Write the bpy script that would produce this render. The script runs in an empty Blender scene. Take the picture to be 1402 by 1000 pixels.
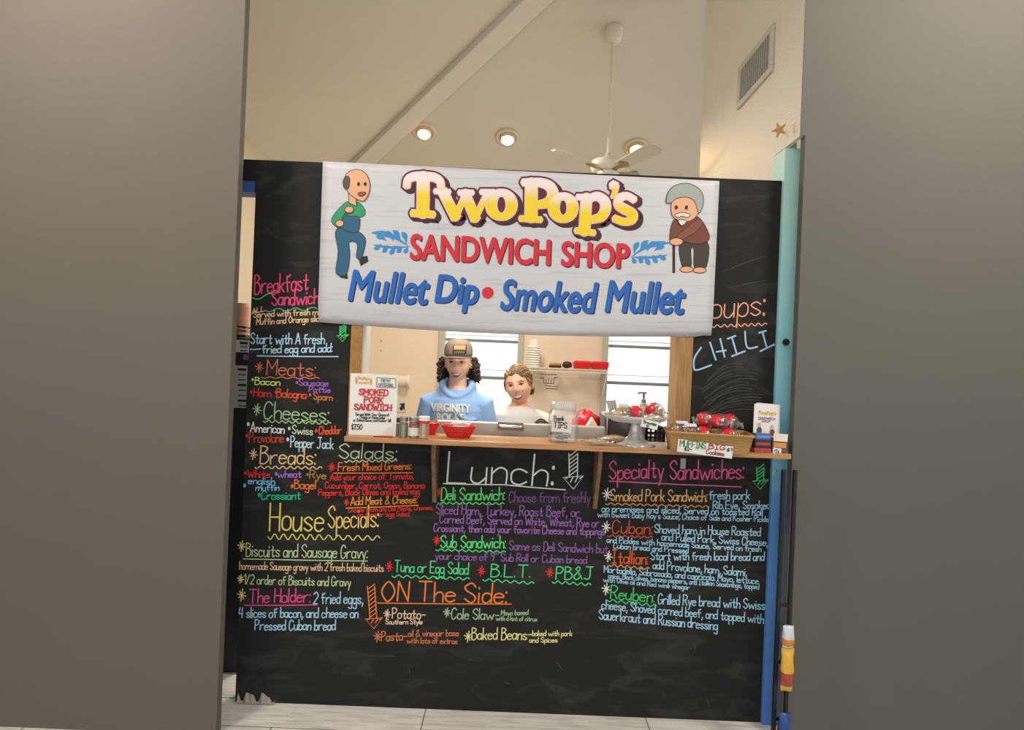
import bpy, math, random
from mathutils import Vector, Matrix
from mathutils import noise as mnoise
random.seed(7)
SC = bpy.context.scene
COL = SC.collection

# ---------------------------------------------------------------- camera, world, lights, exposure
FOC = 810.0                       # focal length in pixels of the 1402 px wide frame
ROLL = math.radians(2.3)
EYE = 1.55
cam_data = bpy.data.cameras.new('camera')
cam_data.sensor_width = 36.0
cam_data.sensor_fit = 'HORIZONTAL'
cam_data.lens = 36.0 * FOC / 1402.0
cam = bpy.data.objects.new('camera', cam_data)
COL.objects.link(cam)
cam.matrix_world = Matrix.Translation((0, 0, EYE)) @ Matrix.Rotation(math.pi / 2, 4, 'X') @ Matrix.Rotation(ROLL, 4, 'Z')
SC.camera = cam

SC.view_settings.view_transform = 'Standard'
SC.view_settings.look = 'None'
SC.view_settings.gamma = 1.0
SC.view_settings.use_curve_mapping = False
SC.view_settings.exposure = 0.0

world = bpy.data.worlds.new('daylight')
SC.world = world
world.use_nodes = True
bg = world.node_tree.nodes['Background']
bg.inputs[0].default_value = (0.93, 0.97, 1.0, 1)
bg.inputs[1].default_value = 1.7

def area_light(name, loc, target, size, power, color):
    d = bpy.data.lights.new(name, 'AREA')
    d.shape = 'DISK'; d.size = size; d.energy = power; d.color = color
    o = bpy.data.objects.new(name, d); COL.objects.link(o)
    o.location = loc
    o.rotation_euler = (Vector(target) - Vector(loc)).to_track_quat('-Z', 'Y').to_euler()
    return o

def spot_light(name, loc, target, angle, power, color, soft=0.05, blend=0.8):
    d = bpy.data.lights.new(name, 'SPOT')
    d.spot_size = math.radians(angle); d.spot_blend = blend
    d.energy = power; d.color = color; d.shadow_soft_size = soft
    o = bpy.data.objects.new(name, d); COL.objects.link(o)
    o.location = loc
    o.rotation_euler = (Vector(target) - Vector(loc)).to_track_quat('-Z', 'Y').to_euler()
    return o

# unseen fill lights, added before and behind the counter without any fixtures
area_light('wall_fill', (-1.8, 1.2, 3.7), (-1.85, 2.4, 1.9), 0.5, 46, (1.0, 0.91, 0.79))  # added to lighten the upper part of the left flank wall
area_light('wall_fill', (2.0, 1.25, 3.7), (2.05, 2.5, 1.9), 0.5, 50, (1.0, 0.91, 0.79))  # same added light for the right flank wall
area_light('front_fill', (0.0, -0.6, 3.6), (0.0, 2.6, 1.4), 1.2, 10, (0.96, 0.97, 1.0))  # added soft fill on the board and banner from the front
area_light('kitchen_fill', (-0.3, 4.3, 3.2), (-0.3, 4.3, 0), 0.6, 50, (1.0, 0.92, 0.80))  # added fill for kitchen walls and ceiling, besides the recessed lamps
sl = area_light('face_fill', (-0.1, 2.80, 2.12), (-0.15, 3.5, 1.45), 0.9, 13, (1.0, 0.95, 0.90))  # added behind the header to brighten the two faces
sl.data.shape = 'ELLIPSE'; sl.data.size_y = 0.12

# ---------------------------------------------------------------- pixels to points
def uv(px, py):
    x, y = px - 701.0, py - 500.0
    c, s = math.cos(ROLL), math.sin(ROLL)
    return x * c + y * s, -x * s + y * c
def P(px, py, Y):
    u, v = uv(px, py)
    return Vector((u * Y / FOC, Y, EYE - v * Y / FOC))
def on_level(px, py, Z):
    u, v = uv(px, py)
    Y = FOC * (EYE - Z) / v
    return Vector((u * Y / FOC, Y, Z))

# ---------------------------------------------------------------- materials
def lin(c):
    def f(a):
        a /= 255.0
        return a / 12.92 if a <= 0.04045 else ((a + 0.055) / 1.055) ** 2.4
    return (f(c[0]), f(c[1]), f(c[2]), 1.0)

_M = {}
def mat(name, rgb, rough=0.6, metal=0.0, var=0.06, scale=8.0, bump=0.0, bscale=60.0, alpha=1.0, spec=0.5, trans=0.0, sheen=0.0, sss=0.0):
    key = (name, rgb)
    if key in _M: return _M[key]
    m = bpy.data.materials.new(name); m.use_nodes = True
    nt = m.node_tree; b = nt.nodes['Principled BSDF']
    tc = nt.nodes.new('ShaderNodeTexCoord')
    base = lin(rgb)
    if var > 0:
        nz = nt.nodes.new('ShaderNodeTexNoise'); nz.inputs['Scale'].default_value = scale; nz.inputs['Detail'].default_value = 4
        nt.links.new(tc.outputs['Object'], nz.inputs['Vector'])
        mx = nt.nodes.new('ShaderNodeMix'); mx.data_type = 'RGBA'
        mx.inputs[6].default_value = tuple(min(1, c * (1 - var)) for c in base[:3]) + (1,)
        mx.inputs[7].default_value = tuple(min(1, c * (1 + var)) for c in base[:3]) + (1,)
        nt.links.new(nz.outputs['Fac'], mx.inputs[0]); nt.links.new(mx.outputs[2], b.inputs['Base Color'])
    else:
        b.inputs['Base Color'].default_value = base
    if bump > 0:
        nb = nt.nodes.new('ShaderNodeTexNoise'); nb.inputs['Scale'].default_value = bscale; nb.inputs['Detail'].default_value = 3
        nt.links.new(tc.outputs['Object'], nb.inputs['Vector'])
        bp = nt.nodes.new('ShaderNodeBump'); bp.inputs['Strength'].default_value = bump; bp.inputs['Distance'].default_value = 0.01
        nt.links.new(nb.outputs['Fac'], bp.inputs['Height']); nt.links.new(bp.outputs['Normal'], b.inputs['Normal'])
    b.inputs['Roughness'].default_value = rough
    b.inputs['Metallic'].default_value = metal
    b.inputs['Specular IOR Level'].default_value = spec
    b.inputs['Alpha'].default_value = alpha
    b.inputs['Transmission Weight'].default_value = trans
    if sheen: b.inputs['Sheen Weight'].default_value = sheen
    if sss:
        b.inputs['Subsurface Weight'].default_value = sss
        b.inputs['Subsurface Radius'].default_value = (0.012, 0.005, 0.003)
    _M[key] = m
    return m

def clear_mat(name, tint=(1, 1, 1), gloss=0.12, rough=0.1, haze=0.0):
    """thin clear plastic or glass: mostly see-through, with a gloss and, if asked, a milky haze"""
    if (name,) in _M: return _M[(name,)]
    m = bpy.data.materials.new(name); m.use_nodes = True
    nt = m.node_tree; nt.nodes.clear()
    out = nt.nodes.new('ShaderNodeOutputMaterial')
    t = nt.nodes.new('ShaderNodeBsdfTransparent'); t.inputs[0].default_value = tint + (1,)
    g = nt.nodes.new('ShaderNodeBsdfGlossy'); g.inputs['Roughness'].default_value = rough
    fr = nt.nodes.new('ShaderNodeLayerWeight'); fr.inputs['Blend'].default_value = 0.35
    ma = nt.nodes.new('ShaderNodeMath'); ma.operation = 'MULTIPLY_ADD'
    ma.inputs[1].default_value = 0.5; ma.inputs[2].default_value = gloss; ma.use_clamp = True
    nt.links.new(fr.outputs['Fresnel'], ma.inputs[0])
    mx = nt.nodes.new('ShaderNodeMixShader')
    nt.links.new(ma.outputs[0], mx.inputs[0]); nt.links.new(t.outputs[0], mx.inputs[1]); nt.links.new(g.outputs[0], mx.inputs[2])
    last = mx
    if haze > 0:
        df = nt.nodes.new('ShaderNodeBsdfDiffuse'); df.inputs[0].default_value = (0.8, 0.8, 0.8, 1)
        m2 = nt.nodes.new('ShaderNodeMixShader'); m2.inputs[0].default_value = haze
        nt.links.new(mx.outputs[0], m2.inputs[1]); nt.links.new(df.outputs[0], m2.inputs[2]); last = m2
    nt.links.new(last.outputs[0], out.inputs[0])
    _M[(name,)] = m
    return m

def glow_mat(name, rgb, strength):
    m = bpy.data.materials.new(name); m.use_nodes = True
    b = m.node_tree.nodes['Principled BSDF']
    b.inputs['Base Color'].default_value = lin(rgb)
    b.inputs['Emission Color'].default_value = lin(rgb)
    b.inputs['Emission Strength'].default_value = strength
    return m

def wood_mat(name, c1, c2, axis='X', scale=6.0, rough=0.5, stretch=14.0):
    m = bpy.data.materials.new(name); m.use_nodes = True
    nt = m.node_tree; b = nt.nodes['Principled BSDF']
    tc = nt.nodes.new('ShaderNodeTexCoord'); mp = nt.nodes.new('ShaderNodeMapping')
    sc = [stretch, stretch, stretch]; sc['XYZ'.index(axis)] = 1.0
    mp.inputs['Scale'].default_value = sc
    nz = nt.nodes.new('ShaderNodeTexNoise'); nz.inputs['Scale'].default_value = scale; nz.inputs['Detail'].default_value = 6; nz.inputs['Roughness'].default_value = 0.65
    cr = nt.nodes.new('ShaderNodeValToRGB')
    cr.color_ramp.elements[0].position = 0.3; cr.color_ramp.elements[0].color = lin(c1)
    cr.color_ramp.elements[1].position = 0.7; cr.color_ramp.elements[1].color = lin(c2)
    nt.links.new(tc.outputs['Object'], mp.inputs[0]); nt.links.new(mp.outputs[0], nz.inputs['Vector'])
    nt.links.new(nz.outputs['Fac'], cr.inputs[0]); nt.links.new(cr.outputs[0], b.inputs['Base Color'])
    b.inputs['Roughness'].default_value = rough
    return m

# ---------------------------------------------------------------- mesh building
class MB:
    def __init__(s): s.v = []; s.f = []; s.mi = []
    def add(s, vs, fs, mi=0):
        n = len(s.v); s.v += [Vector(p) for p in vs]
        s.f += [tuple(i + n for i in f) for f in fs]; s.mi += [mi] * len(fs)
        return s
    def box(s, c, d, R=None, mi=0):
        c = Vector(c); vs = []
        for z in (-1, 1):
            for y in (-1, 1):
                for x in (-1, 1):
                    p = Vector((x * d[0] / 2, y * d[1] / 2, z * d[2] / 2))
                    vs.append(c + (R @ p if R else p))
        return s.add(vs, [(0, 2, 3, 1), (4, 5, 7, 6), (0, 1, 5, 4), (2, 6, 7, 3), (0, 4, 6, 2), (1, 3, 7, 5)], mi)
    def span(s, a, b, mi=0):
        a, b = Vector(a), Vector(b)
        return s.box((a + b) / 2, [abs(b[i] - a[i]) for i in range(3)], None, mi)
    def lathe(s, c, prof, n=24, R=None, mi=0, cap=True, sx=1.0, sy=1.0):
        c = Vector(c); vs = []; fs = []
        for (r, z) in prof:
            for k in range(n):
                a = 2 * math.pi * k / n
                p = Vector((r * math.cos(a) * sx, r * math.sin(a) * sy, z))
                vs.append(c + (R @ p if R else p))
        for j in range(len(prof) - 1):
            for k in range(n):
                fs.append((j * n + k, j * n + (k + 1) % n, (j + 1) * n + (k + 1) % n, (j + 1) * n + k))
        if cap:
            fs.append(tuple(reversed(range(n)))); fs.append(tuple(range((len(prof) - 1) * n, len(prof) * n)))
        return s.add(vs, fs, mi)
    def tube(s, pts, r, n=8, mi=0, flat=1.0, up=None):
        pts = [Vector(p) for p in pts]; N = len(pts)
        rs = r if isinstance(r, (list, tuple)) else [r] * N
        vs = []; fs = []; prev = None
        for i in range(N):
            t = (pts[min(i + 1, N - 1)] - pts[max(i - 1, 0)])
            if t.length < 1e-9: t = Vector((0, 0, 1))
            t.normalize()
            if prev is None:
                a = Vector(up) if up else (Vector((0, 0, 1)) if abs(t.z) < 0.9 else Vector((1, 0, 0)))
                x = t.cross(a).normalized()
            else:
                x = prev - t * prev.dot(t)
                x = x.normalized() if x.length > 1e-6 else t.orthogonal().normalized()
            prev = x; y = t.cross(x)
            for k in range(n):
                a = 2 * math.pi * k / n
                vs.append(pts[i] + x * (math.cos(a) * rs[i]) + y * (math.sin(a) * rs[i] * flat))
        for i in range(N - 1):
            for k in range(n):
                fs.append((i * n + k, i * n + (k + 1) % n, (i + 1) * n + (k + 1) % n, (i + 1) * n + k))
        fs.append(tuple(reversed(range(n)))); fs.append(tuple(range((N - 1) * n, N * n)))
        return s.add(vs, fs, mi)
    def ell(s, c, r, nu=24, nv=14, R=None, mi=0, fn=None):
        c = Vector(c); vs = []; fs = []
        for j in range(nv + 1):
            th = math.pi * j / nv
            for k in range(nu):
                a = 2 * math.pi * k / nu
                d = Vector((math.sin(th) * math.cos(a), math.sin(th) * math.sin(a), math.cos(th)))
                p = Vector((d.x * r[0], d.y * r[1], d.z * r[2]))
                if fn: p = fn(p, d)
                vs.append(c + (R @ p if R else p))
        for j in range(nv):
            for k in range(nu):
                fs.append((j * nu + k, (j + 1) * nu + k, (j + 1) * nu + (k + 1) % nu, j * nu + (k + 1) % nu))
        return s.add(vs, fs, mi)
    def loft(s, rings, mi=0):
        n = len(rings[0]); vs = [p for r in rings for p in r]; fs = []
        for j in range(len(rings) - 1):
            for k in range(n):
                fs.append((j * n + k, j * n + (k + 1) % n, (j + 1) * n + (k + 1) % n, (j + 1) * n + k))
        fs.append(tuple(reversed(range(n)))); fs.append(tuple(range((len(rings) - 1) * n, len(rings) * n)))
        return s.add(vs, fs, mi)
    def grid(s, pts, mi=0):
        R, C = len(pts), len(pts[0])
        return s.add([p for r in pts for p in r], [(j * C + k, j * C + k + 1, (j + 1) * C + k + 1, (j + 1) * C + k) for j in range(R - 1) for k in range(C - 1)], mi)
    def slab(s, poly, d, mi=0):
        """a polygon given as 3-D points, thickened by vector d"""
        n = len(poly); d = Vector(d)
        a = [Vector(p) for p in poly]
        return s.add(a + [p + d for p in a], [tuple(range(n)), tuple(reversed(range(n, 2 * n)))] + [(k, k + n, (k + 1) % n + n, (k + 1) % n) for k in range(n)], mi)
    def xf(s, M, start=0):
        for i in range(start, len(s.v)): s.v[i] = M @ s.v[i]
        return s
    def build(s, name, m, parent=None, smooth=False, bevel=0.0, origin=None, remesh=0.0, smoothit=0, solid=0.0, auto=False):
        me = bpy.data.meshes.new(name)
        if parent is not None: o0 = ORG[parent.name]
        elif origin is not None: o0 = Vector(origin)
        else:
            xs = [p.x for p in s.v]; ys = [p.y for p in s.v]; zs = [p.z for p in s.v]
            o0 = Vector(((min(xs) + max(xs)) / 2, (min(ys) + max(ys)) / 2, min(zs)))
        me.from_pydata([tuple(p - o0) for p in s.v], [], s.f)
        ms = m if isinstance(m, (list, tuple)) else [m]
        for x in ms: me.materials.append(x)
        if len(ms) > 1: me.polygons.foreach_set('material_index', s.mi)
        if smooth: me.polygons.foreach_set('use_smooth', [True] * len(me.polygons))
        me.update()
        o = bpy.data.objects.new(name, me); COL.objects.link(o)
        if parent is not None: o.parent = parent
        else: o.location = o0
        ORG[o.name] = o0
        if solid:
            q = o.modifiers.new('thickness', 'SOLIDIFY'); q.thickness = solid; q.offset = 0
        if remesh:
            q = o.modifiers.new('union', 'REMESH'); q.mode = 'VOXEL'; q.voxel_size = remesh; q.use_smooth_shade = True
        if smoothit:
            q = o.modifiers.new('soften', 'SMOOTH'); q.iterations = smoothit; q.factor = 0.5
        if bevel:
            q = o.modifiers.new('bevel', 'BEVEL'); q.width = bevel; q.segments = 2; q.limit_method = 'ANGLE'; q.angle_limit = math.radians(40)
        return o
ORG = {}

def thing(name, label, cat, loc, group=None):
    o = bpy.data.objects.new(name, None); COL.objects.link(o)
    o.location = loc; o.empty_display_size = 0.05
    ORG[o.name] = Vector(loc)
    return tag(o, label, cat, group)
def tag(o, label, cat, group=None):
    o['label'] = label; o['category'] = cat
    if group: o['group'] = group
    return o
def struct(o):
    o['kind'] = 'structure'; return o

# ---------------------------------------------------------------- writing: a stroke hand and block letters
GL = {
'a':"442504012042 4540",'b':"0A00 032544412001",'c':"442504012041",'d':"442504012042 4A40",'e':"03434344250401204 1".replace(' ',''),
'f':"4938281820 0545",'g':"442504012042 454c2d0c",'h':"0A00 03254440",'i':"0500 0708",'j':"252b1d0c 2728",'k':"0A00 4502 1340",'l':"0A00",
'm':"0500 03254340 43658380",'n':"0500 03254440",'o':"2504012041442 5".replace(' ',''),'p':"050d 032544412001",'q':"442504012042 454d",'r':"0500 032545",
's':"4425041332412001",'t':"28213041 0545",'u':"05012042 4540",'v':"05202045",'w':"0520204444606085",'x':"0540 4500",'y':"0520 451d",'z':"054545000040",
'A':"003A3A60 1353",'B':"0A00 0A2A49482606 063654523000",'C':"583A190603103052",'D':"0A00 0A3A57533000",'E':"5A0A0A000050 0545",
'F':"5A0A0A00 0545",'G':"583A19060310305254543 4".replace(' ',''),'H':"0A00 5A50 0555",'I':"2A20 0A4A 0040",'J':"4A422001 1A6A",'K':"0A00 5A04 2650",
'L':"0A000050",'M':"000A0A34346A6A60",'N':"000A0A50505A",'O':"3A180512305265583A",'P':"0A00 0A3A583505",'Q':"3A180512305265583A 4260",'R':"0A00 0A3A583505 2550",
'S':"583A081644523002",'T':"3A30 0A6A",'U':"0A0230525A",'V':"0A30305A",'W':"0A2020474760608A",'X':"0A50 5A00",'Y':"0A35 6A3530",'Z':"0A5A5A000050",
'0':"3A180512305265583A",'1':"082A20",'2':"083A5856000050",'4':"1A040454 4A40",'5':"5A0A0A0606365330 3001",'7':"0A5A5A20",'9':"583A0826465858 5830",
'&':"6027183A482502103053",',':"110b",'.':"0001",':':"0001 0506",';':"0506 110b",'-':"0444",'/':"004A","'":"1A08",'"':"0A08 2A28",'$':"483907 1634 4131 02".replace(' ','') + " 2B2a",
}
YC = {'a': -1, 'b': -2, 'c': -3, 'd': -4, 'A': 10, 'B': 11}
def glyph(ch):
    out = []
    for st in GL.get(ch, '').split(' '):
        if len(st) < 4: continue
        out.append([(int(st[i]), YC[st[i + 1]] if st[i + 1] in YC else int(st[i + 1])) for i in range(0, len(st) - 1, 2)])
    return out
def curve2(pts, n=4):
    """rounded path through 2-D points; a doubled point is a sharp corner"""
    runs = [[pts[0]]]
    for p in pts[1:]:
        if p == runs[-1][-1]: runs.append([p])
        else: runs[-1].append(p)
    out = []
    for r in runs:
        if len(r) == 1: continue
        if len(r) == 2: out.append(list(r)); continue
        q = [r[0]] + r + [r[-1]]
        if r[0] == r[-1]: q = [r[-2]] + r + [r[1]]
        o = []
        for i in range(1, len(q) - 2):
            p0, p1, p2, p3 = q[i - 1:i + 3]
            for k in range(n):
                t = k / n
                o.append(tuple(0.5 * (2 * p1[d] + (p2[d] - p0[d]) * t + (2 * p0[d] - 5 * p1[d] + 4 * p2[d] - p3[d]) * t * t + (3 * p1[d] - p0[d] - 3 * p2[d] + p3[d]) * t ** 3) for d in (0, 1)))
        o.append(tuple(r[-1])); out.append(o)
    return out
def hand(text, n=4, jit=0.0):
    """-> strokes in units of cap height 10, total width"""
    x = 0.0; out = []
    for ch in text:
        if ch == ' ': x += 3.2; continue
        g = glyph(ch)
        if not g: continue
        w = max(p[0] for s in g for p in s)
        jy = random.uniform(-jit, jit); sl = 0.06 + random.uniform(-jit, jit) * 0.08
        for s in g:
            for c in curve2(s, n):
                out.append([(x + p[0] + p[1] * sl, p[1] + jy) for p in c])
        x += w + (1.5 if w else 1.9)
    return out, max(x - 1.5, 1)
_LAY = [0]
def stacked(place, step=0.00003, n=23):
    if len(_LAY) > 1: return place
    _LAY[0] = (_LAY[0] + 1) % n
    dy = Vector((0, -step * _LAY[0], 0))
    return lambda x, y: place(x, y) + dy
def ribbon(mb, pts, hw, place, mi=0, taper=True):
    """flat ribbon along 2-D points (pixels), put into space by place(x, y)"""
    N = len(pts); L = []; R = []; place = stacked(place)
    for i in range(N):
        closed = N > 3 and math.hypot(pts[0][0] - pts[-1][0], pts[0][1] - pts[-1][1]) < 1e-6
        a = pts[max(i - 1, 0)]; b = pts[min(i + 1, N - 1)]
        if closed and i in (0, N - 1): a, b = pts[-2], pts[1]
        dx, dy = b[0] - a[0], b[1] - a[1]; l = math.hypot(dx, dy) or 1
        h = hw[i] if isinstance(hw, (list, tuple)) else hw
        ex = ey = 0
        if i == 0 and not closed: ex, ey = -dx / l * h * .6, -dy / l * h * .6
        if i == N - 1 and not closed: ex, ey = dx / l * h * .6, dy / l * h * .6
        L.append(place(pts[i][0] - dy / l * h + ex, pts[i][1] + dx / l * h + ey)); R.append(place(pts[i][0] + dy / l * h + ex, pts[i][1] - dx / l * h + ey))
    mb.add(L + R, [(i, i + 1, N + i + 1, N + i) for i in range(N - 1)], mi)
def disc(mb, x, y, r, place, n=14, mi=0, ry=None):
    place = stacked(place)
    mb.add([place(x + r * math.cos(2 * math.pi * k / n), y + (ry or r) * math.sin(2 * math.pi * k / n)) for k in range(n)], [tuple(reversed(range(n)))], mi)
def write(mb, text, x0, y0, x1, y1, h, hw, place, jit=0.25, mi=0):
    st, W = hand(text, 4, jit)
    for s in st:
        pts = [(x0 + (x1 - x0) * p[0] / W, y0 + (y1 - y0) * p[0] / W - p[1] * h / 10.0) for p in s]
        if len(pts) == 2 and math.hypot(pts[0][0] - pts[1][0], pts[0][1] - pts[1][1]) < h * 0.13:
            disc(mb, pts[0][0], (pts[0][1] + pts[1][1]) / 2, max(hw * 1.1, h * 0.05), place, 8, mi, max(hw * 1.2, h * 0.07))
        else: ribbon(mb, pts, hw, place, mi)
_FT = {}
def block(text, bold=0.02):
    """built-in block letters as a flat mesh in a 0..1 box"""
    k = (text, bold)
    if k in _FT: return _FT[k]
    cu = bpy.data.curves.new('letters', 'FONT'); cu.body = text; cu.resolution_u = 4
    o = bpy.data.objects.new('letters', cu); COL.objects.link(o)
    bpy.context.view_layer.update()
    me = bpy.data.meshes.new_from_object(o.evaluated_get(bpy.context.evaluated_depsgraph_get()))
    vs = [(v.co.x, v.co.y) for v in me.vertices]; fs = [tuple(p.vertices) for p in me.polygons]
    bpy.data.objects.remove(o); bpy.data.curves.remove(cu); bpy.data.meshes.remove(me)
    x0 = min(v[0] for v in vs); x1 = max(v[0] for v in vs); y0 = min(v[1] for v in vs); y1 = max(v[1] for v in vs)
    _FT[k] = ([((v[0] - x0) / (x1 - x0), (v[1] - y0) / (y1 - y0)) for v in vs], fs)
    return _FT[k]
def block_text(mb, text, bl, br, up, place, bold=0.02, mi=0):
    """block letters in the parallelogram: bl, br bottom corners in pixels, up the vector to the top"""
    vs, fs = block(text, bold)
    h = math.hypot(*up) * bold * .5
    for dx, dy in (((0, 0),) if bold <= 0 else ((0, 0), (-h, 0), (h, 0), (0, -h), (0, h), (-h * .7, -h * .7), (h * .7, h * .7), (h * .7, -h * .7), (-h * .7, h * .7))):
        pl = stacked(place)
        mb.add([pl(bl[0] + (br[0] - bl[0]) * s + up[0] * t + dx, bl[1] + (br[1] - bl[1]) * s + up[1] * t + dy) for s, t in vs], fs, mi)

# ================================================================ THE SETTING
EAVE = 1.6; SL = 0.423                      # eave height above the eye, roof slope
XL, YB, XR = -2.02, 6.0, 1.18               # kitchen side wall, back wall, right wall
ZE = EYE + EAVE
BY = 2.64                                   # front face of the chalkboard
CT = 1.226                                  # counter top

M_tan = mat('cream_plaster', (208, 200, 182), 0.75, bump=0.15, bscale=220, var=0.03)
M_peach = mat('peach_wall_paint', (226, 204, 178), 0.7, var=0.03, bump=0.1, bscale=160)
M_rwall = mat('cream_textured_wall', (227, 219, 205), 0.38, var=0.03, bump=0.5, bscale=130)
M_taupe = mat('taupe_wall_paint', (112, 106, 99), 0.9, var=0.03, scale=3, spec=0.2)
M_white = mat('white_paint', (225, 224, 220), 0.5, var=0.02)
M_gtrim = mat('grey_green_trim', (176, 172, 156), 0.55, var=0.04)

def plank_floor():
    m = bpy.data.materials.new('grey_wood_planks'); m.use_nodes = True
    nt = m.node_tree; b = nt.nodes['Principled BSDF']
    tc = nt.nodes.new('ShaderNodeTexCoord')
    br = nt.nodes.new('ShaderNodeTexBrick')
    br.inputs['Scale'].default_value = 1.0; br.inputs['Brick Width'].default_value = 0.98; br.inputs['Row Height'].default_value = 0.2
    br.inputs['Mortar Size'].default_value = 0.0022; br.inputs['Color1'].default_value = lin((244, 241, 236)); br.inputs['Color2'].default_value = lin((230, 227, 222))
    br.inputs['Mortar'].default_value = lin((92, 84, 76)); br.offset = 0.37
    mp0 = nt.nodes.new('ShaderNodeMapping'); mp0.inputs['Location'].default_value = (0.94, -0.065, 0)
    nt.links.new(tc.outputs['Object'], mp0.inputs[0]); nt.links.new(mp0.outputs[0], br.inputs['Vector'])
    mp = nt.nodes.new('ShaderNodeMapping'); mp.inputs['Scale'].default_value = (2.2, 26, 1)
    nz = nt.nodes.new('ShaderNodeTexNoise'); nz.inputs['Scale'].default_value = 2.0; nz.inputs['Detail'].default_value = 8; nz.inputs['Roughness'].default_value = 0.7
    nt.links.new(tc.outputs['Object'], mp.inputs[0]); nt.links.new(mp.outputs[0], nz.inputs['Vector'])
    cr = nt.nodes.new('ShaderNodeValToRGB')
    cr.color_ramp.elements[0].position = 0.3; cr.color_ramp.elements[0].color = (0.5, 0.48, 0.46, 1)
    cr.color_ramp.elements[1].position = 0.56; cr.color_ramp.elements[1].color = (1, 1, 1, 1)
    nt.links.new(nz.outputs['Fac'], cr.inputs[0])
    mx = nt.nodes.new('ShaderNodeMix'); mx.data_type = 'RGBA'; mx.blend_type = 'MULTIPLY'; mx.inputs[0].default_value = 0.85
    nt.links.new(br.outputs['Color'], mx.inputs[6]); nt.links.new(cr.outputs[0], mx.inputs[7])
    nt.links.new(mx.outputs[2], b.inputs['Base Color']); b.inputs['Roughness'].default_value = 0.45
    return m

struct(MB().span((-4.5, -3, -0.05), (4.5, 6.2, 0)).build('floor', plank_floor(), origin=(0, 0, 0)))

# vaulted ceiling: a plane rising from the left wall, one rising from the back wall, one falling to the right
RX = 0.58; T = RX - XL; RY = YB - T; RZ = ZE + SL * T
c = MB()
def ceil_quad(pts): c.slab(pts, (0, 0, 0.06))
ceil_quad([(XL, YB, ZE), (RX, RY, RZ), (RX, 2.45, RZ), (XL, 2.45, ZE)])
ceil_quad([(XL, YB, ZE), (3.2, YB, ZE), (3.2, RY, RZ), (RX, RY, RZ)])
ceil_quad([(RX, RY, RZ), (XR + .05, RY, RZ), (XR + .05, 2.45, RZ), (RX, 2.45, RZ)])
struct(c.build('ceiling', M_tan, origin=(0, 4, ZE)))

# hip beam boxed in under the joint of the two ceiling planes
hip0, hip1 = Vector((XL - .02, YB + .02, ZE)), Vector((RX, RY, RZ))
d = (hip1 - hip0).normalized(); side = Vector((d.y, -d.x, 0)).normalized(); dn = -d.cross(side).normalized()
if dn.z > 0: dn = -dn
a0, a1 = hip0 + dn * -.06, hip1 + dn * -.06
hw = .085
struct(MB().loft([[q + side * hw, q - side * hw, q - side * hw + dn * .14, q + side * hw + dn * .14] for q in (a0, a1)]).build('trim_1', mat('beam_plaster', (212, 203, 188), 0.7, var=0.03), bevel=0.008))

# walls of the kitchen
W1 = (P(607, 520, YB).x, P(707, 520, YB).x); W2 = (P(831, 520, YB).x, P(919, 520, YB).x); WZ = (0.92, 2.3)
w = MB()
xs = [XL - .1, W1[0], W1[1], W2[0], W2[1], 3.2]
for i in (0, 2, 4): w.span((xs[i], YB, 0), (xs[i + 1], YB + .12, ZE))
for a, b_ in (W1, W2):
    w.span((a, YB, 0), (b_, YB + .12, WZ[0])); w.span((a, YB, WZ[1]), (b_, YB + .12, ZE))
struct(w.build('wall_back', M_peach))
struct(MB().span((XL - .1, 2.75, 0), (XL, YB, ZE + .05)).build('wall_left', mat('cream_wall_paint', (190, 176, 150), 0.7, var=0.03)))
struct(MB().span((XR, 2.745, 0), (XR + .1, 3.887, RZ)).span((XR, 2.505, 2.57), (XR + .0185, 2.744, RZ)).build('wall_right', M_rwall))
# the walls that close the dining room on both sides of the counter
struct(MB().span((-1.14, 2.4, 0), (-4.5, 2.44, RZ + .1)).build('wall_front_left', M_taupe))
struct(MB().span((1.2, 2.5, 0), (4.5, 2.54, RZ + .1)).span((1.179, 2.5, 2.57), (1.1999, 2.5045, RZ + .1)).build('wall_front_right', mat('grey_wall_paint', (104, 102, 97), 0.9, var=0.03, scale=3, spec=0.2)))

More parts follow.
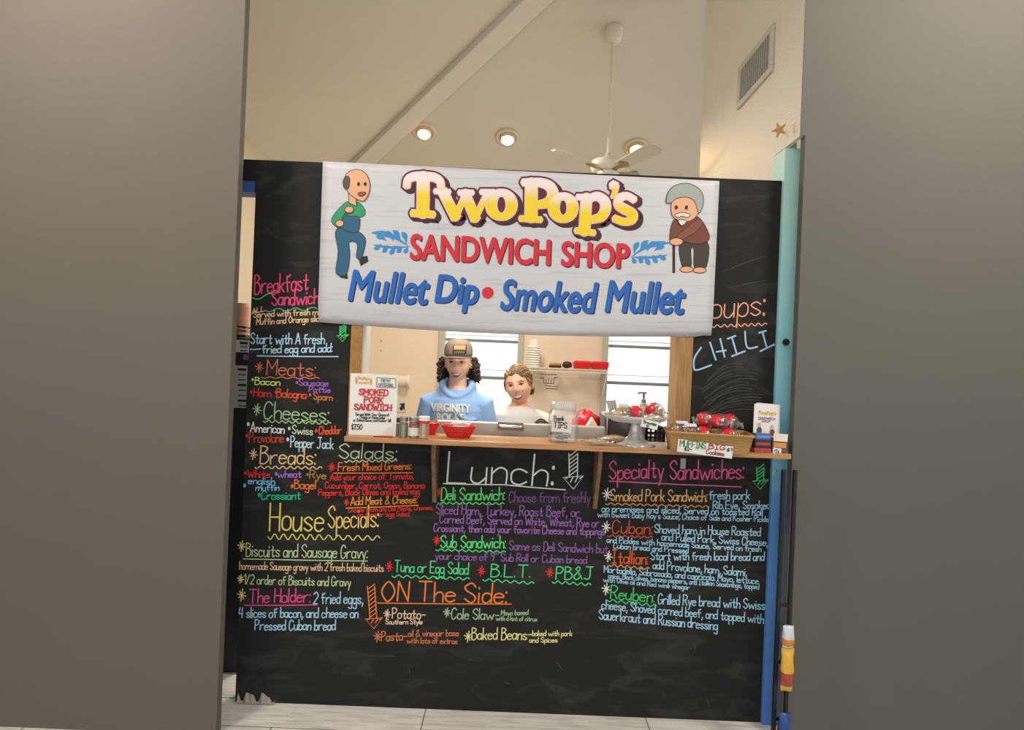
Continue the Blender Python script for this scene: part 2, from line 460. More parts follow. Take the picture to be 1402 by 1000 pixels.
# the rest of the dining room behind the camera: ceiling, side walls and a shop front with a wide glazed opening
struct(MB().span((-4.5, -3, RZ + .1), (4.5, 2.62, RZ + .2)).build('ceiling', M_tan))
struct(MB().span((-4.6, -3, 0), (-4.5, 2.52, RZ + .1)).build('wall_side', M_white))
struct(MB().span((4.5, -3, 0), (4.6, 2.62, RZ + .1)).build('wall_side', M_white))
sf = MB(); sf.span((-4.5, -3.1, 0), (4.5, -3, .3)); sf.span((-4.5, -3.1, 3.0), (4.5, -3, RZ + .2))
sf.span((-4.5, -3.1, .3), (-3.6, -3, 3.0)); sf.span((3.6, -3.1, .3), (4.5, -3, 3.0))
struct(sf.build('wall_shopfront', M_white))
M_pane = clear_mat('window_glass', gloss=0.03)
M_rail = mat('grey_sash', (128, 130, 124), 0.5)
for n, (a, b_) in enumerate((W1, W2)):
    fr = MB()
    for x0, x1, z0, z1 in ((a - .06, a, WZ[0] - .06, WZ[1] + .06), (b_, b_ + .06, WZ[0] - .06, WZ[1] + .06), (a, b_, WZ[0] - .06, WZ[0]), (a, b_, WZ[1], WZ[1] + .06)):
        fr.span((x0, YB - .025, z0), (x1, YB + .0, z1))
    o = struct(fr.build('window_%d' % (n + 1), M_gtrim, bevel=0.004, origin=((a + b_) / 2, YB, WZ[0])))
    s_ = MB()
    for z, t in ((1.785, .03), (1.41, .032)): s_.span((a, YB + .04, z - t / 2), (b_, YB + .07, z + t / 2))
    s_.build('window_sash', M_rail, o)
    s_ = MB()
    for z, t in ((1.835, .012), (1.49, .01)): s_.span((a, YB + .03, z - t / 2), (b_, YB + .035, z + t / 2))
    s_.build('window_blind_rail', mat('pale_rail', (205, 214, 214), 0.5), o)
    MB().span((a, YB + .055, WZ[0]), (b_, YB + .06, WZ[1])).build('window_pane', M_pane, o)

# ================================================================ CHALKBOARD
def board_mat():
    m = bpy.data.materials.new('chalkboard_paint'); m.use_nodes = True
    nt = m.node_tree; b = nt.nodes['Principled BSDF']
    tc = nt.nodes.new('ShaderNodeTexCoord')
    mp = nt.nodes.new('ShaderNodeMapping'); mp.inputs['Scale'].default_value = (2.0, 1, 5.0); mp.inputs['Rotation'].default_value = (0, 0.5, 0)
    nz = nt.nodes.new('ShaderNodeTexNoise'); nz.inputs['Scale'].default_value = 2.2; nz.inputs['Detail'].default_value = 6; nz.inputs['Distortion'].default_value = 1.2
    nt.links.new(tc.outputs['Object'], mp.inputs[0]); nt.links.new(mp.outputs[0], nz.inputs['Vector'])
    cr = nt.nodes.new('ShaderNodeValToRGB')
    cr.color_ramp.elements[0].position = 0.5; cr.color_ramp.elements[0].color = lin((41, 40, 39))
    cr.color_ramp.elements[1].position = 0.85; cr.color_ramp.elements[1].color = lin((66, 65, 63))
    nt.links.new(nz.outputs['Fac'], cr.inputs[0])
    n2 = nt.nodes.new('ShaderNodeTexNoise'); n2.inputs['Scale'].default_value = 240; nt.links.new(tc.outputs['Object'], n2.inputs['Vector'])
    mx = nt.nodes.new('ShaderNodeMix'); mx.data_type = 'RGBA'; mx.blend_type = 'OVERLAY'; mx.inputs[0].default_value = 0.35
    nt.links.new(cr.outputs[0], mx.inputs[6]); nt.links.new(n2.outputs['Fac'], mx.inputs[7])
    nt.links.new(mx.outputs[2], b.inputs['Base Color'])
    b.inputs['Roughness'].default_value = 0.8; b.inputs['Specular IOR Level'].default_value = 0.15
    return m
BL, BR_, BT = -1.174, 1.17, 2.42
OL, OR_, OT = P(477, 520, BY).x, P(947, 520, BY).x, 1.86      # serving opening
bd = MB()
def bspan(x0, x1, z0, z1): bd.span((x0, BY, z0), (x1, BY + .09, z1))
bspan(BL, OL, 0, BT); bspan(OR_, BR_, 0, BT); bspan(OL, OR_, OT, BT); bspan(OL, OR_, 0, CT - .023)
bspan(BL - .62, BL, P(340, 248, BY).z, BT)                      # header that runs on over the doorway
board = bd.build('chalkboard', board_mat(), origin=(0, BY, 0))
tag(board, 'large black chalkboard menu wall covered in colourful chalk writing around the serving window', 'chalkboard')
MB().span((BL - .62, BY - .004, P(340, 248, BY).z - .05), (BL - .005, BY + .085, P(340, 248, BY).z - .001)).build('header_trim', mat('blue_edge_paint', (64, 96, 160), 0.5), board)['label'] = 'blue painted edge over the doorway'
# torn lower left corner where the paint sheet peels away
tp = MB(); prof = []
for k in range(15):
    x = 326 + k * 3.6
    prof.append((x, 951 + 6 * math.sin(k * 1.1) + (3 if k % 3 else -2) + k * .25))
top = [P(x, y, BY - .006 - .008 * (k % 2)) for k, (x, y) in enumerate(prof)]
bot = [Vector((q.x, BY - .02, 0.004)) for q in top]
tp.grid([top, bot]); tp.build('peeled_edge', mat('torn_paper', (168, 158, 146), 0.9, var=0.3, scale=40), board, solid=0.002)['label'] = 'torn pale paper at the bottom left corner'

def bplace(x, y): return P(x, y, BY - .0012)
_chalk = {}
def chalk_mat(rgb):
    if rgb in _chalk: return _chalk[rgb]
    m = mat('chalk_%d_%d_%d' % rgb, rgb, 0.95, var=0.25, scale=300, spec=0.05)
    _chalk[rgb] = m; return m
def zig(x0, y0, x1, y1, amp, n):
    p = []
    for k in range(n * 6 + 1):
        t = k / (n * 6); a = math.sin(t * n * 2 * math.pi)
        p.append((x0 + (x1 - x0) * t, y0 + (y1 - y0) * t + amp * a))
    return p
PINK=(232,84,128); ORC=(236,196,150); BLU=(176,214,244); GRN=(78,206,120); ORG_=(244,124,66); RED=(226,62,58); PUR=(158,104,190); DPU=(132,92,150)
PGR=(166,206,150); WHT=(232,232,230); YEL=(236,218,112); CRM=(238,206,160); TAN=(226,172,110); BRN=(206,116,88); LBL=(166,210,242); TEA=(44,200,146)
CHALK = [
 ('heading', PINK, [('Breakfast',348.5,403,421.5,397,26,1.0),('Sandwich',372,419,436,416,21,1.0)], [('z',346,408,376,404,3,1)], GRN),
 ('text', ORC, [('ALL',345,430,362,426,7,.75),('Served with fresh m',347,435,435,431,9,.8),('Muffin and Orange slice',351,445,441,440,9,.8)], [('z',363,425,434,423,2.2,3)], (90,180,140)),
 ('text', BLU, [('Start with A fresh',343,471,444,471,15,.95),('fried egg and add:',359,484,455,482,12,.95)], [('l',343,478.5,357,478),('l',352,487.5,463,488.5)], BLU),
 ('heading', BRN, [('Meats:',365,514,432,515,21,.9)], [('z',358,517,437,518,1,5),('*',355,503,8)], BRN),
 ('text', (206,226,120), [('Bacon',349,527,383,528,10,.9)], [('o',346,520,1.6)], (206,226,120)),
 ('text', PUR, [('Sausage',409,528,449,529,9,.8),('Pattie',423,537,452,538,8,.8)], [('o',406.5,524,1.5)], PUR),
 ('text', RED, [('Ham',347,543,371,544,12,.9)], [('o',344,537,1.6)], RED),
 ('text', (236,92,56), [('Bologna',379,544,419,546,12,.9)], [('o',378,537,1.6)], (236,92,56)),
 ('text', (200,124,72), [('Spam',429,547,455,549,10,.85)], [('o',424.5,541,1.6)], (200,124,72)),
 ('heading', PGR, [('Cheeses:',361,573,450,578,23,.9)], [('z',361,577,453,580,1.6,10),('*',352,561,8.5)], PGR),
 ('text', WHT, [('American',343,591,389,594,13,.95)], [('o',340,581,2)], WHT),
 ('text', (206,222,186), [('Swiss',400,594,428,596,12,.85)], [('o',396,587,1.8)], (206,222,186)),
 ('text', (240,100,60), [('Cheddar',437,595,467,594,11,.9)], [('o',433,590,1.8)], (240,100,60)),
 ('text', (204,84,72), [('Provolone',341,606,388,606,14,.85)], [('o',338,597,1.8)], (204,84,72)),
 ('text', (196,220,240), [('Pepper Jack',398,612,456,615,15,.9)], [('o',394,602,2)], (196,220,240)),
 ('heading', (240,200,146), [('Breads:',356,635,432,636,24,.95)], [('z',349,640,441,641,1.8,9),('*',347,622,8)], (240,200,146)),
 ('text', RED, [('White',339,654,369,654,10,.85)], [('o',336,648,1.8)], RED),
 ('text', (170,118,214), [('wheat',380,654,412,654,10,.85)], [('o',378,649,1.8)], (170,118,214)),
 ('text', (186,138,84), [('Rye',424,655,446,656,11,.85)], [('o',421,650,1.4)], (186,138,84)),
 ('text', (128,196,244), [('english',340,663,376,664,10,.85),('muffin',350,672,382,672,9,.85)], [('o',335,665,2)], (128,196,244)),
 ('text', (240,126,60), [('Bagel',403,669,432,670,12,.9)], [('o',400,666,2)], (240,126,60)),
 ('text', TEA, [('Crossiant',358,684,411,684,12,.9)], [('o',355,678,2)], TEA),
 ('heading', (200,214,170), [('Salads:',464,628,543,629,20,.85)], [('z',472,632,543,631,1.4,8)], (200,214,170)),
 ('heading', ORG_, [('Fresh Mixed Greens:',463,645,563,643,11,.85)], [('l',457,648,565,647.5)], ORG_),
 ('text', RED, [('Add your choice of: Tomato,',452,658,566,656,9,.75),('Cucumber, Carrot, Onion, Banana',445,669,581,669,9,.75),('Peppers, Black Olives and boiled egg',436,679,574,677,9,.75),
   ('Choose from any Deli Meats, Cheeses,',477,702,593,698,7,.62),('or tuna or egg Salad.',490,708,561,707,7,.62)], [('*',454,640,7),('*',474.5,688,5)], RED),
 ('heading', (246,150,70), [('Add Meat & Cheese:',480,692,571,689,11,.85)], [('l',474,696,573,692)], (246,150,70)),
 ('heading', YEL, [('House',369,727,442,727,38,1.1)], [('z',367,735,440,736,4,6)], YEL),
 ('heading', (242,200,120), [('Specials:',449,724,518,722,30,1.0)], [('z',440,736,520,737,3.4,6)], (226,212,120)),
 ('heading', (190,208,160), [('Biscuits and Sausage Gravy:',337,762,503,765,18,.9)], [('l',333,765.5,503,768.5)], (190,208,160)),
 ('text', (228,192,152), [('homemade Sausage gravy with 2 fresh baked biscuits',328,780,525,783,11,.75)], [], RED),
 ('text', (186,206,156), [('1/2 order of Biscuits and Gravy',334,800,480,803,13,.85)], [], RED),
 ('text', (236,216,140), [], [('*',331,748,8),('*',329.5,793,6.5),('*',331,815,9)], (236,216,140)),
 ('heading', (234,88,146), [('The Holder:',341,826,425,825,19,1.0)], [('l',335,829,434,828.5)], (234,88,146)),
 ('text', LBL, [('2 fried eggs,',429,827,497,827,16,.95),('4 slices of bacon, and cheese on',327,846,490,846,14,.95),('Pressed Cuban bread',349,863,459,863,14,.95)], [], LBL),
 ('heading', WHT, [('Lunch:',612,661,758,665,43,1.2)], [('l',607,662.5,690,664),('l',690,664,774,671),('A',779,621,791,621,785,653,670,14)], WHT),
 ('heading', (104,226,128), [('Deli Sandwich:',604,685,691,685,17,1.05)], [('z',600,689,690,690,1.4,10)], (104,226,128)),
 ('text', DPU, [('Choose from freshly',697,688,808,688,15,.8)], [], RED),
 ('text', (160,110,184), [('Sliced Ham, Turkey, Roast Beef, or',597,704,793,708,14,.85),('Corned Beef, Served on White, Wheat, Rye or',602,716,820,722,12,.8),('Crossiant, then add your favorite Cheese and toppings',594,728,828,733,11,.8)], [], RED),
 ('heading', (96,220,130), [('Sub Sandwich:',603,750,692,751,17,1.05)], [('z',597,753,692,756,1.4,10)], (96,220,130)),
 ('text', (146,102,170), [('Same as Deli Sandwich but',697,753,832,758,13,.8),('your choice of 9" Sub Roll or Cuban bread',596,766,803,772,11,.8)], [], RED),
 ('heading', (92,218,144), [('Tuna or Egg Salad',540,783,641,787,16,.95),('B.L.T.',672,790,726,791,17,1.0),('PB&J',761,793,811,794,17,1.0)], [('z',537,789,643,793,1.8,9),('z',661,794,731,799,1.8,6),('z',756,797,809,801,1.8,5)], (92,218,144)),
 ('text', RED, [], [('*',601,674,6),('*',598,740,7),('*',533,776,7.5),('*',659,782,7.5),('*',753,784,7.5)], RED),
 ('heading', (242,134,72), [('ON The Side:',522,823,694,826,27,1.15)], [('l',517,826,700,827.5),('A',503,803,513,803,512,847,861,12)], (242,134,72)),
 ('text', (238,206,178), [('Potato-',537,847,582,848,14,.9),('Southern Style',528,855,578,855,7,.7)], [('*',530,841,7)], (238,206,178)),
 ('text', (168,196,158), [('Cole Slaw-',618,848,683,849,15,.9),('Mayo based',686,843,723,842,7,.65),('with a hint of citrus',679,850,735,851,6.5,.6)], [('*',612,839,7)], (168,196,158)),
 ('text', (210,126,84), [('Pasta-',522,878,557,877,13,.9),('oil & vinegar base',559,872,628,871,9,.75),('with lots of extras',557,881,626,882,8,.7)], [('*',517,872,8)], (210,126,84)),
 ('text', (232,222,156), [('Baked Beans-',646,876,728,876,16,.9),('baked with pork',729,871,783,871,7.5,.7),('and Spices',725,880,763,880,7,.7)], [('*',641,872,8)], (232,222,156)),
 ('heading', (226,96,146), [('Specialty',834,657,908,654,25,.95),('Sandwiches:',917,657,1018,656,26,.95)], [('l',834,659,1015,667)], (214,110,146)),
 ('text', GRN, [], [('A',1036,640,1046,640,1041,658,670,11),('A',465.5,447,473.5,447,469,459,468,8)], GRN),
 ('heading', (226,178,118), [('Smoked Pork Sandwich:',836,686,968,687,16,.9)], [('z',829,690,969,694,1.3,14)], (216,150,84)),
 ('text', LBL, [('fresh pork',971,684,1026,684,13,.85),('Rib Eye, Smoked',976,697,1054,697,11,.8),('on premises and sliced, Served on toasted Roll',824,701,1044,706,10,.8),("with Sweet Baby Ray's Sauce; Choice of Side and Kosher Pickle",818,708,1052,715,8,.68),
   ('Shaved ham in House Roasted',896,730,1041,734,12,.85),('and Pulled Pork, Swiss Cheese,',906,740,1051,748,11,.8),('and Pickles with homemade Sauce, Served on fresh',831,743,1042,756,8.5,.75),('Cuban bread and Pressed',840,751,942,758,8,.75),
   ('Start with fresh local bread and',891,767,1046,768,12,.85),('add Provolone, ham, Salami,',894,779,1022,789,12,.85),('Mortadella, Sobrasada, and capricola. Mayo, lettuce',827,784,1038,800,9.5,.75),
   ('onion, Black olives, banana peppers, and Itallian Seasonings, topped',833,792,1039,807,7.5,.65),('with Olive oil and Red wine vinegar',826,797,944,808,7,.65),
   ('Grilled Rye bread with Swiss',901,827,1047,835,14,.9),('cheese, Shaved corned beef, and topped with',824,834,1045,854,13,.85),('Sauerkraut and Russian dressing',820,848,982,863,14,.9)], [], RED),
 ('heading', (206,92,72), [('Cuban:',838,730,893,732,18,.95)], [('z',832,734,893,736,1.4,7)], (206,92,72)),
 ('heading', (236,108,66), [('Itallian:',838,771,887,773,18,.95)], [('z',834,774,889,779,1.6,6)], (226,150,80)),
 ('heading', (76,206,120), [('Reuben:',836,820,896,825,18,.95)], [('z',831,822,899,830,2,6)], (76,206,120)),
 ('text', WHT, [], [('*',831,677,9),('*',830,722,8.5),('*',833,762,8),('*',830,807,8.5)], WHT),
 ('heading', (234,166,132), [('Soups:',952,438,1047,432,37,.95)], [('z',975,447,1050,444,1.8,8)], (234,166,132)),
]
def star(mb, x, y, r, hw=.7):
    for k in range(4):
        a = math.pi * k / 4 + .2
        q = r * (0.95 if k % 2 == 0 else .75)
        ribbon(mb, [(x - q * math.cos(a) * .75, y - q * math.sin(a)), (x + q * math.cos(a) * .75, y + q * math.sin(a))], hw, bplace)
def arrow(mb, xa, ya, xb, yb, xt, yh, yt, hw_):
    w = .7; lean = (xt - (xa + xb) / 2)
    for x, y in ((xa, ya), (xb, yb)): ribbon(mb, [(x, y), (x + lean * .8 + (1.5 if x == xa else -1.5) * .3, yh)], w, bplace)
    xm = xt
    ribbon(mb, [(xm - hw_, yh + 1), (xm, yt), (xm + hw_, yh - 1), (xm - hw_, yh + 1)], w, bplace)
    n = max(4, int((yh - ya) / 5))
    for k in range(n):
        y = ya + (yh - ya) * (k + .8) / n; s_ = lean * .8 * (k + .5) / n
        ribbon(mb, [(xa + s_, y), (xb + s_, y - (xb - xa) * .75)], w, bplace)
    for k in range(4):
        f = (k - 1.5) / 2
        ribbon(mb, [(xm + f * hw_ * .9 - 1, yh + (yt - yh) * (1 - abs(f)) * .6), (xm + f * hw_ * .9 + 3, yh)], w, bplace)
def names(rgb):
    r, g, b_ = rgb
    if min(rgb) > 200 and max(rgb) - min(rgb) < 60: return 'white'
    if r > 200 and g < 110 and b_ > 110: return 'pink'
    if b_ > g and b_ > r and r < 182 and g < 130: return 'purple'
    if b_ >= g and b_ > r: return 'pale blue'
    if g > r and g > b_: return 'green'
    if r > 200 and g > 190: return 'cream'
    if g > 120: return 'tan orange'
    return 'red'
for kind, rgb, lines, marks, rgb2 in CHALK:
    m2 = MB()
    for t, x0, y0, x1, y1, h, hw_ in lines:
        mb = MB(); write(mb, t, x0, y0, x1, y1, h, hw_ * (.82 if h < 20 else .95), bplace)
        mb.build('chalk_' + kind, chalk_mat(rgb), board)['label'] = names(rgb) + ' chalk ' + ('heading' if kind == 'heading' else 'writing')
    tgt = m2
    for q in marks:
        if not lines:
            if m2.v: m2.build('chalk_mark', chalk_mat(rgb2), board)['label'] = names(rgb2) + ' chalk star or arrow'
            m2 = tgt = MB()
        if q[0] == 'z': ribbon(tgt, zig(*q[1:]), .75, bplace)
        elif q[0] == 'l': ribbon(tgt, [(q[1], q[2]), ((q[1] + q[3]) / 2, (q[2] + q[4]) / 2 + .4), (q[3], q[4])], .75, bplace)
        elif q[0] == '*': star(tgt, q[1], q[2], q[3])
        elif q[0] == 'o': disc(tgt, q[1], q[2], q[3], bplace, 10, 0, q[3] * 1.4)
        elif q[0] == 'A': arrow(tgt, *q[1:])
    if m2.v:
        m2.build('chalk_mark', chalk_mat(rgb2), board)['label'] = names(rgb2) + ' chalk line, star or dot'
# CHILI in large leaning capitals
mb = MB()
for st in ([(960,476),(951,490),(950,503),(954,507),(974,500)], [(972,469),(980,493)], [(986,464),(992,489)], [(981,482),(994,480)], [(996,464),(1007,460)], [(1002,462),(1009,486)], [(1002,488),(1020,481)],
           [(1020,454),(1023,476),(1037,475)], [(1039,456),(1049,453)], [(1044,455),(1050,477)], [(1041,481),(1060,472)]):
    ribbon(mb, curve2(st, 4)[0] if len(st) > 2 else st, 1.15, bplace)
mb.build('chalk_text', chalk_mat((164, 200, 232)), board)['label'] = 'pale blue chalk soup name in leaning capitals'
# rubbed-out smears below it
M_dust = mat('chalk_dust', (74, 73, 71), 0.95, var=0.2, scale=200, spec=0.05)
for k in range(16):
    sm = MB()
    y = 505 + k * 4.2; x0 = 965 + random.uniform(-4, 14) - k * .8; x1 = 1040 - random.uniform(0, 24) + k
    pts = [(x0 + (x1 - x0) * t, y + 16 * (1 - t) ** 2 - 5 * t - 6 * math.sin(t * 3) + random.uniform(-.3, .3)) for t in [i / 10 for i in range(11)]]
    ribbon(sm, pts, [random.uniform(.3, 1.0) for _ in pts], lambda x, y: P(x, y, BY - .0006))
    sm.build('chalk_smear', M_dust, board)
for (x, y, dx, dy) in ((990,372,60,-22),(1000,394,52,-10),(760,905,10,14),(560,915,1,8),(640,903,6,1),(585,935,8,1),(950,880,2,12),(968,955,3,14),(690,935,10,3),(520,900,22,-1)):
    sm = MB(); ribbon(sm, [(x, y), (x + dx * .5, y + dy * .5 - 1), (x + dx, y + dy)], [.2, .9, .2], lambda x, y: P(x, y, BY - .0006))
    sm.build('chalk_smear', M_dust, board)
# small metal plate screwed on under the counter
MB().span(P(932, 628, BY - .006), P(938, 642, BY)).build('metal_plate', mat('galvanised_metal', (140, 140, 138), 0.4, 0.8), board)['label'] = 'small grey metal plate'

# wooden studs at both sides of the serving window
M_osb = mat('chip_board_edge', (164, 122, 70), 0.8, var=0.4, scale=45)
M_stud = wood_mat('pine_stud', (134, 96, 54), (186, 146, 96), 'Z', 7, 0.7)
for n, (xa, xb, mm, nm) in enumerate(((478, 494, M_osb, 'trim_2'), (927, 947, M_stud, 'trim_3'))):
    a, b_ = P(xa, 520, BY).x, P(xb, 520, BY).x
    struct(MB().span((a, BY - .004, CT + .001), (b_, BY + .12, OT)).build(nm, mm, bevel=0.003))
a, b_ = P(495, 520, BY + .1).x, P(502, 520, BY + .1).x
struct(MB().span((a, BY + .002, CT + .002), (b_, BY + .14, OT)).build('trim_4', mat('grey_plaster_edge', (186, 180, 170), 0.8)))
a, b_ = P(919, 520, BY + .1).x, P(926.5, 520, BY + .1).x
struct(MB().span((a, BY + .002, CT + .002), (b_, BY + .14, OT)).build('trim_5', mat('weathered_plaster_edge', (150, 134, 112), 0.8, var=0.2, scale=60)))

# ================================================================ BANNER
NY = BY - .022
def nplace(k): return lambda x, y: P(x, y, NY - .001 * k)
ban = thing('banner', 'white shop banner with yellow and blue lettering hung across the top of the chalkboard', 'banner', P(708, 461, NY))
TL, TR, BR2, BL2 = (442, 221), (985, 248), (975, 461), (435, 441)
rows = []
for j in range(25):
    t = j / 24; row = []
    for i in range(49):
        s = i / 48
        x = (TL[0] * (1 - s) + TR[0] * s) * (1 - t) + (BL2[0] * (1 - s) + BR2[0] * s) * t
        y = (TL[1] * (1 - s) + TR[1] * s) * (1 - t) + (BL2[1] * (1 - s) + BR2[1] * s) * t
        y += t * (7 * math.sin(math.pi * s) - (2 if s > .97 else 0)) * (1 if s < .97 else .8)
        q = P(x, y, NY); q.y += .012 * max(0, t - .9) / .1 * (1 + .4 * math.sin(9 * s))
        row.append(q)
    rows.append(row)
def banner_mat():
    m = bpy.data.materials.new('printed_vinyl'); m.use_nodes = True
    nt = m.node_tree; b = nt.nodes['Principled BSDF']; tc = nt.nodes.new('ShaderNodeTexCoord')
    mp = nt.nodes.new('ShaderNodeMapping'); mp.inputs['Scale'].default_value = (1.5, 1, 22); mp.inputs['Rotation'].default_value = (0, .04, 0)
    nz = nt.nodes.new('ShaderNodeTexNoise'); nz.inputs['Scale'].default_value = 3.2; nz.inputs['Detail'].default_value = 6; nz.inputs['Distortion'].default_value = .6
    nt.links.new(tc.outputs['Object'], mp.inputs[0]); nt.links.new(mp.outputs[0], nz.inputs['Vector'])
    cr = nt.nodes.new('ShaderNodeValToRGB')
    cr.color_ramp.elements[0].position = .33; cr.color_ramp.elements[0].color = lin((187, 187, 194))
    cr.color_ramp.elements[1].position = .46; cr.color_ramp.elements[1].color = lin((203, 202, 206))
    nt.links.new(nz.outputs['Fac'], cr.inputs[0]); nt.links.new(cr.outputs[0], b.inputs['Base Color'])
    b.inputs['Roughness'].default_value = .45
    return m
MB().grid(rows).build('banner_sheet', banner_mat(), ban, smooth=True, solid=0.001)

def fat(mb, strokes, e, place, dx=0, dy=0):
    for pts, hw_ in strokes:
        hs = hw_ if isinstance(hw_, list) else [hw_] * len(pts)
        c_ = pts
        if len(pts) > 2:
            c_ = curve2(pts, 6)[0]; n = len(pts) - 1
            hs = [hs[min(int(i / 6), n)] * (1 - (i % 6) / 6) + hs[min(int(i / 6) + 1, n)] * ((i % 6) / 6) for i in range(len(c_))]
        c_ = [(x + dx, y + dy) for x, y in c_]; hs = [h + e for h in hs]
        if len(c_) > 1: ribbon(mb, c_, hs, place)
        for i in range(0, len(c_), 3): disc(mb, c_[i][0], c_[i][1], hs[i], place, 14)
        disc(mb, c_[-1][0], c_[-1][1], hs[-1], place, 14)
def ring(cx, cy, rx, ry): return [(cx + rx * math.sin(2 * math.pi * k / 12), cy - ry * math.cos(2 * math.pi * k / 12)) for k in range(13)]
RH = [4.5, 5.5, 7, 7.5, 7, 5.5, 4.5, 5.5, 7, 7.5, 7, 5.5, 4.5]
LET = [  # top, bottom of the letter for the printed colour change
 (238, 297, [([(557,254),(559,246),(567,242),(580,242),(594,243),(602,248),(604,256)],[4.5,5,5.5,6,5.5,5,4.5]), ([(579.5,243),(579,291)],8), ([(566,292),(592,294)],4.2)]),
 (258, 302, [([(597,262),(614,263)],3.2),([(607,264),(623,296)],6.5),([(624,297),(637,267)],3.6),([(630,264),(646,264)],3.2),([(637,266),(650,298)],6.5),([(651,298),(667,265)],3.6),([(660,263),(675,263)],3.2)]),
 (258, 303, [(ring(686.5,280.5,14,16.5),RH)]),
 (244, 303, [([(727.5,252),(727,297)],8),([(718,250),(738,250),(752,255),(757,266),(751,277),(735,281)],[4.5,5.5,6.5,7,6.5,4.5]),([(714,299.5),(739,301)],3.6)]),
 (262, 306, [(ring(771,284.5,13,15.5),RH)]),
 (264, 322, [([(803,272),(800,316)],7.2),([(806,273),(817,269),(827,275),(829,286),(823,297),(811,301)],[4.5,5.5,6.5,7,6,4.5]),([(790,316),(812,319)],3.6),([(792,270),(802,270)],3.6)]),
 (248, 274, [([(840,254),(841,254.5)],5.6),([(843,256),(841.5,264),(838,270)],[4,3,1.5])]),
 (266, 308, [([(867,273),(858,268.5),(848,272),(847,281),(856,287),(866,293),(865,301),(855,304),(843,300)],[4.5,4.5,5.5,6,6.5,6,5.5,4.5,4.5])]),
]
m_sh, m_ol, m_pk = mat('print_maroon_shade', (58, 26, 28), .5), mat('print_maroon', (92, 22, 38), .5), mat('print_pink', (240, 200, 206), .5)
sh, ol, pk = MB(), MB(), MB()
for cx_, cy_, r1, r2 in ((686.5, 280.5, 12, 15), (771, 284.5, 11, 14), (743, 266, 10, 11), (815, 286, 10, 13)): disc(ol, cx_, cy_, r1, nplace(2), 20, 0, r2)
for top_, bot_, st in LET:
    for s_ in range(4): fat(sh, st, 3.6, nplace(1), 1.2 * (s_ + 1), 1.0 * (s_ + 1))
    fat(ol, st, 3.6, nplace(2)); fat(pk, st, 1.2, nplace(3))
sh.build('letter_shade', m_sh, ban); ol.build('letter_outline', m_ol, ban); pk.build('letter_edge', m_pk, ban)
def letter_fill_mat():
    m = bpy.data.materials.new('print_yellow_to_cream'); m.use_nodes = True
    nt = m.node_tree; b = nt.nodes['Principled BSDF']
    at = nt.nodes.new('ShaderNodeAttribute'); at.attribute_name = 'letter_height'
    cr = nt.nodes.new('ShaderNodeValToRGB')
    cr.color_ramp.elements[0].position = .52; cr.color_ramp.elements[0].color = lin((238, 206, 34))
    cr.color_ramp.elements[1].position = .84; cr.color_ramp.elements[1].color = lin((238, 222, 222))
    nt.links.new(at.outputs['Fac'], cr.inputs[0]); nt.links.new(cr.outputs[0], b.inputs['Base Color']); b.inputs['Roughness'].default_value = .5
    return m
M_fill = letter_fill_mat()
fl = MB(); hts = []
for top_, bot_, st in LET:
    n0 = len(fl.v)
    # fine enough to carry the printed colour change
    for pts, hw_ in st:
        hs = hw_ if isinstance(hw_, list) else [hw_] * len(pts)
        c_ = curve2(pts, 8)[0] if len(pts) > 2 else [(pts[0][0] + (pts[1][0] - pts[0][0]) * k / 12, pts[0][1] + (pts[1][1] - pts[0][1]) * k / 12) for k in range(13)]
        m_ = 8 if len(pts) > 2 else 12
        hh = [hs[min(i // m_, len(hs) - 1)] * (1 - (i % m_) / m_) + hs[min(i // m_ + 1, len(hs) - 1)] * ((i % m_) / m_) for i in range(len(c_))]
        ribbon(fl, c_, hh, nplace(4))
        for i in (0, -1): disc(fl, c_[i][0], c_[i][1], hh[i], nplace(4), 14)
    for q in fl.v[n0:]:
        zt, zb = P(705, top_, NY).z, P(705, bot_, NY).z
        cx = (st[0][0][0][0] + st[0][0][-1][0]) / 2
        zt, zb = P(cx, top_, NY).z, P(cx, bot_, NY).z
        hts.append((q.z - zb) / (zt - zb))
o = fl.build('letter_fill', M_fill, ban)
at = o.data.attributes.new('letter_height', 'FLOAT', 'POINT'); at.data.foreach_set('value', hts)

M_pred, M_pblue = mat('print_red', (204, 34, 50), .5), mat('print_blue', (24, 96, 180), .5)
M_dred, M_dblue = mat('print_dark_red', (96, 20, 28), .5), mat('print_navy', (18, 40, 88), .5)
def two_layer(text, bl, br, up, bold, ma, mb_, nm, off=(1.6, 1.6)):
    a = MB(); b_ = MB()
    for k in (1, .5): block_text(a, text, (bl[0] + off[0] * k, bl[1] + off[1] * k), (br[0] + off[0] * k, br[1] + off[1] * k), up, nplace(1 if k == 1 else 1.5), bold)
    block_text(b_, text, bl, br, up, nplace(2.2), bold)
    a.build(nm + '_shade', mb_, ban); b_.build(nm, ma, ban)
two_layer('SANDWICH', (562, 355), (752, 363), (1.2, -34), .075, M_pred, M_dred, 'red_lettering')
two_layer('SHOP', (769, 364), (860, 367.5), (1.2, -33), .075, M_pred, M_dred, 'red_lettering')
two_layer('Mullet', (477, 411.5), (583, 417), (8, -41), .06, M_pblue, M_dblue, 'blue_lettering')
two_layer('Dip', (594, 425), (650, 428), (8, -48), .06, M_pblue, M_dblue, 'blue_lettering')
two_layer('Smoked', (685, 424), (811.5, 428.5), (7, -41), .06, M_pblue, M_dblue, 'blue_lettering')
two_layer('Mullet', (829, 427), (934, 430), (7, -42), .06, M_pblue, M_dblue, 'blue_lettering')
dt = MB(); disc(dt, 668, 401, 8, nplace(2), 24); dt.build('red_dot', M_pred, ban)
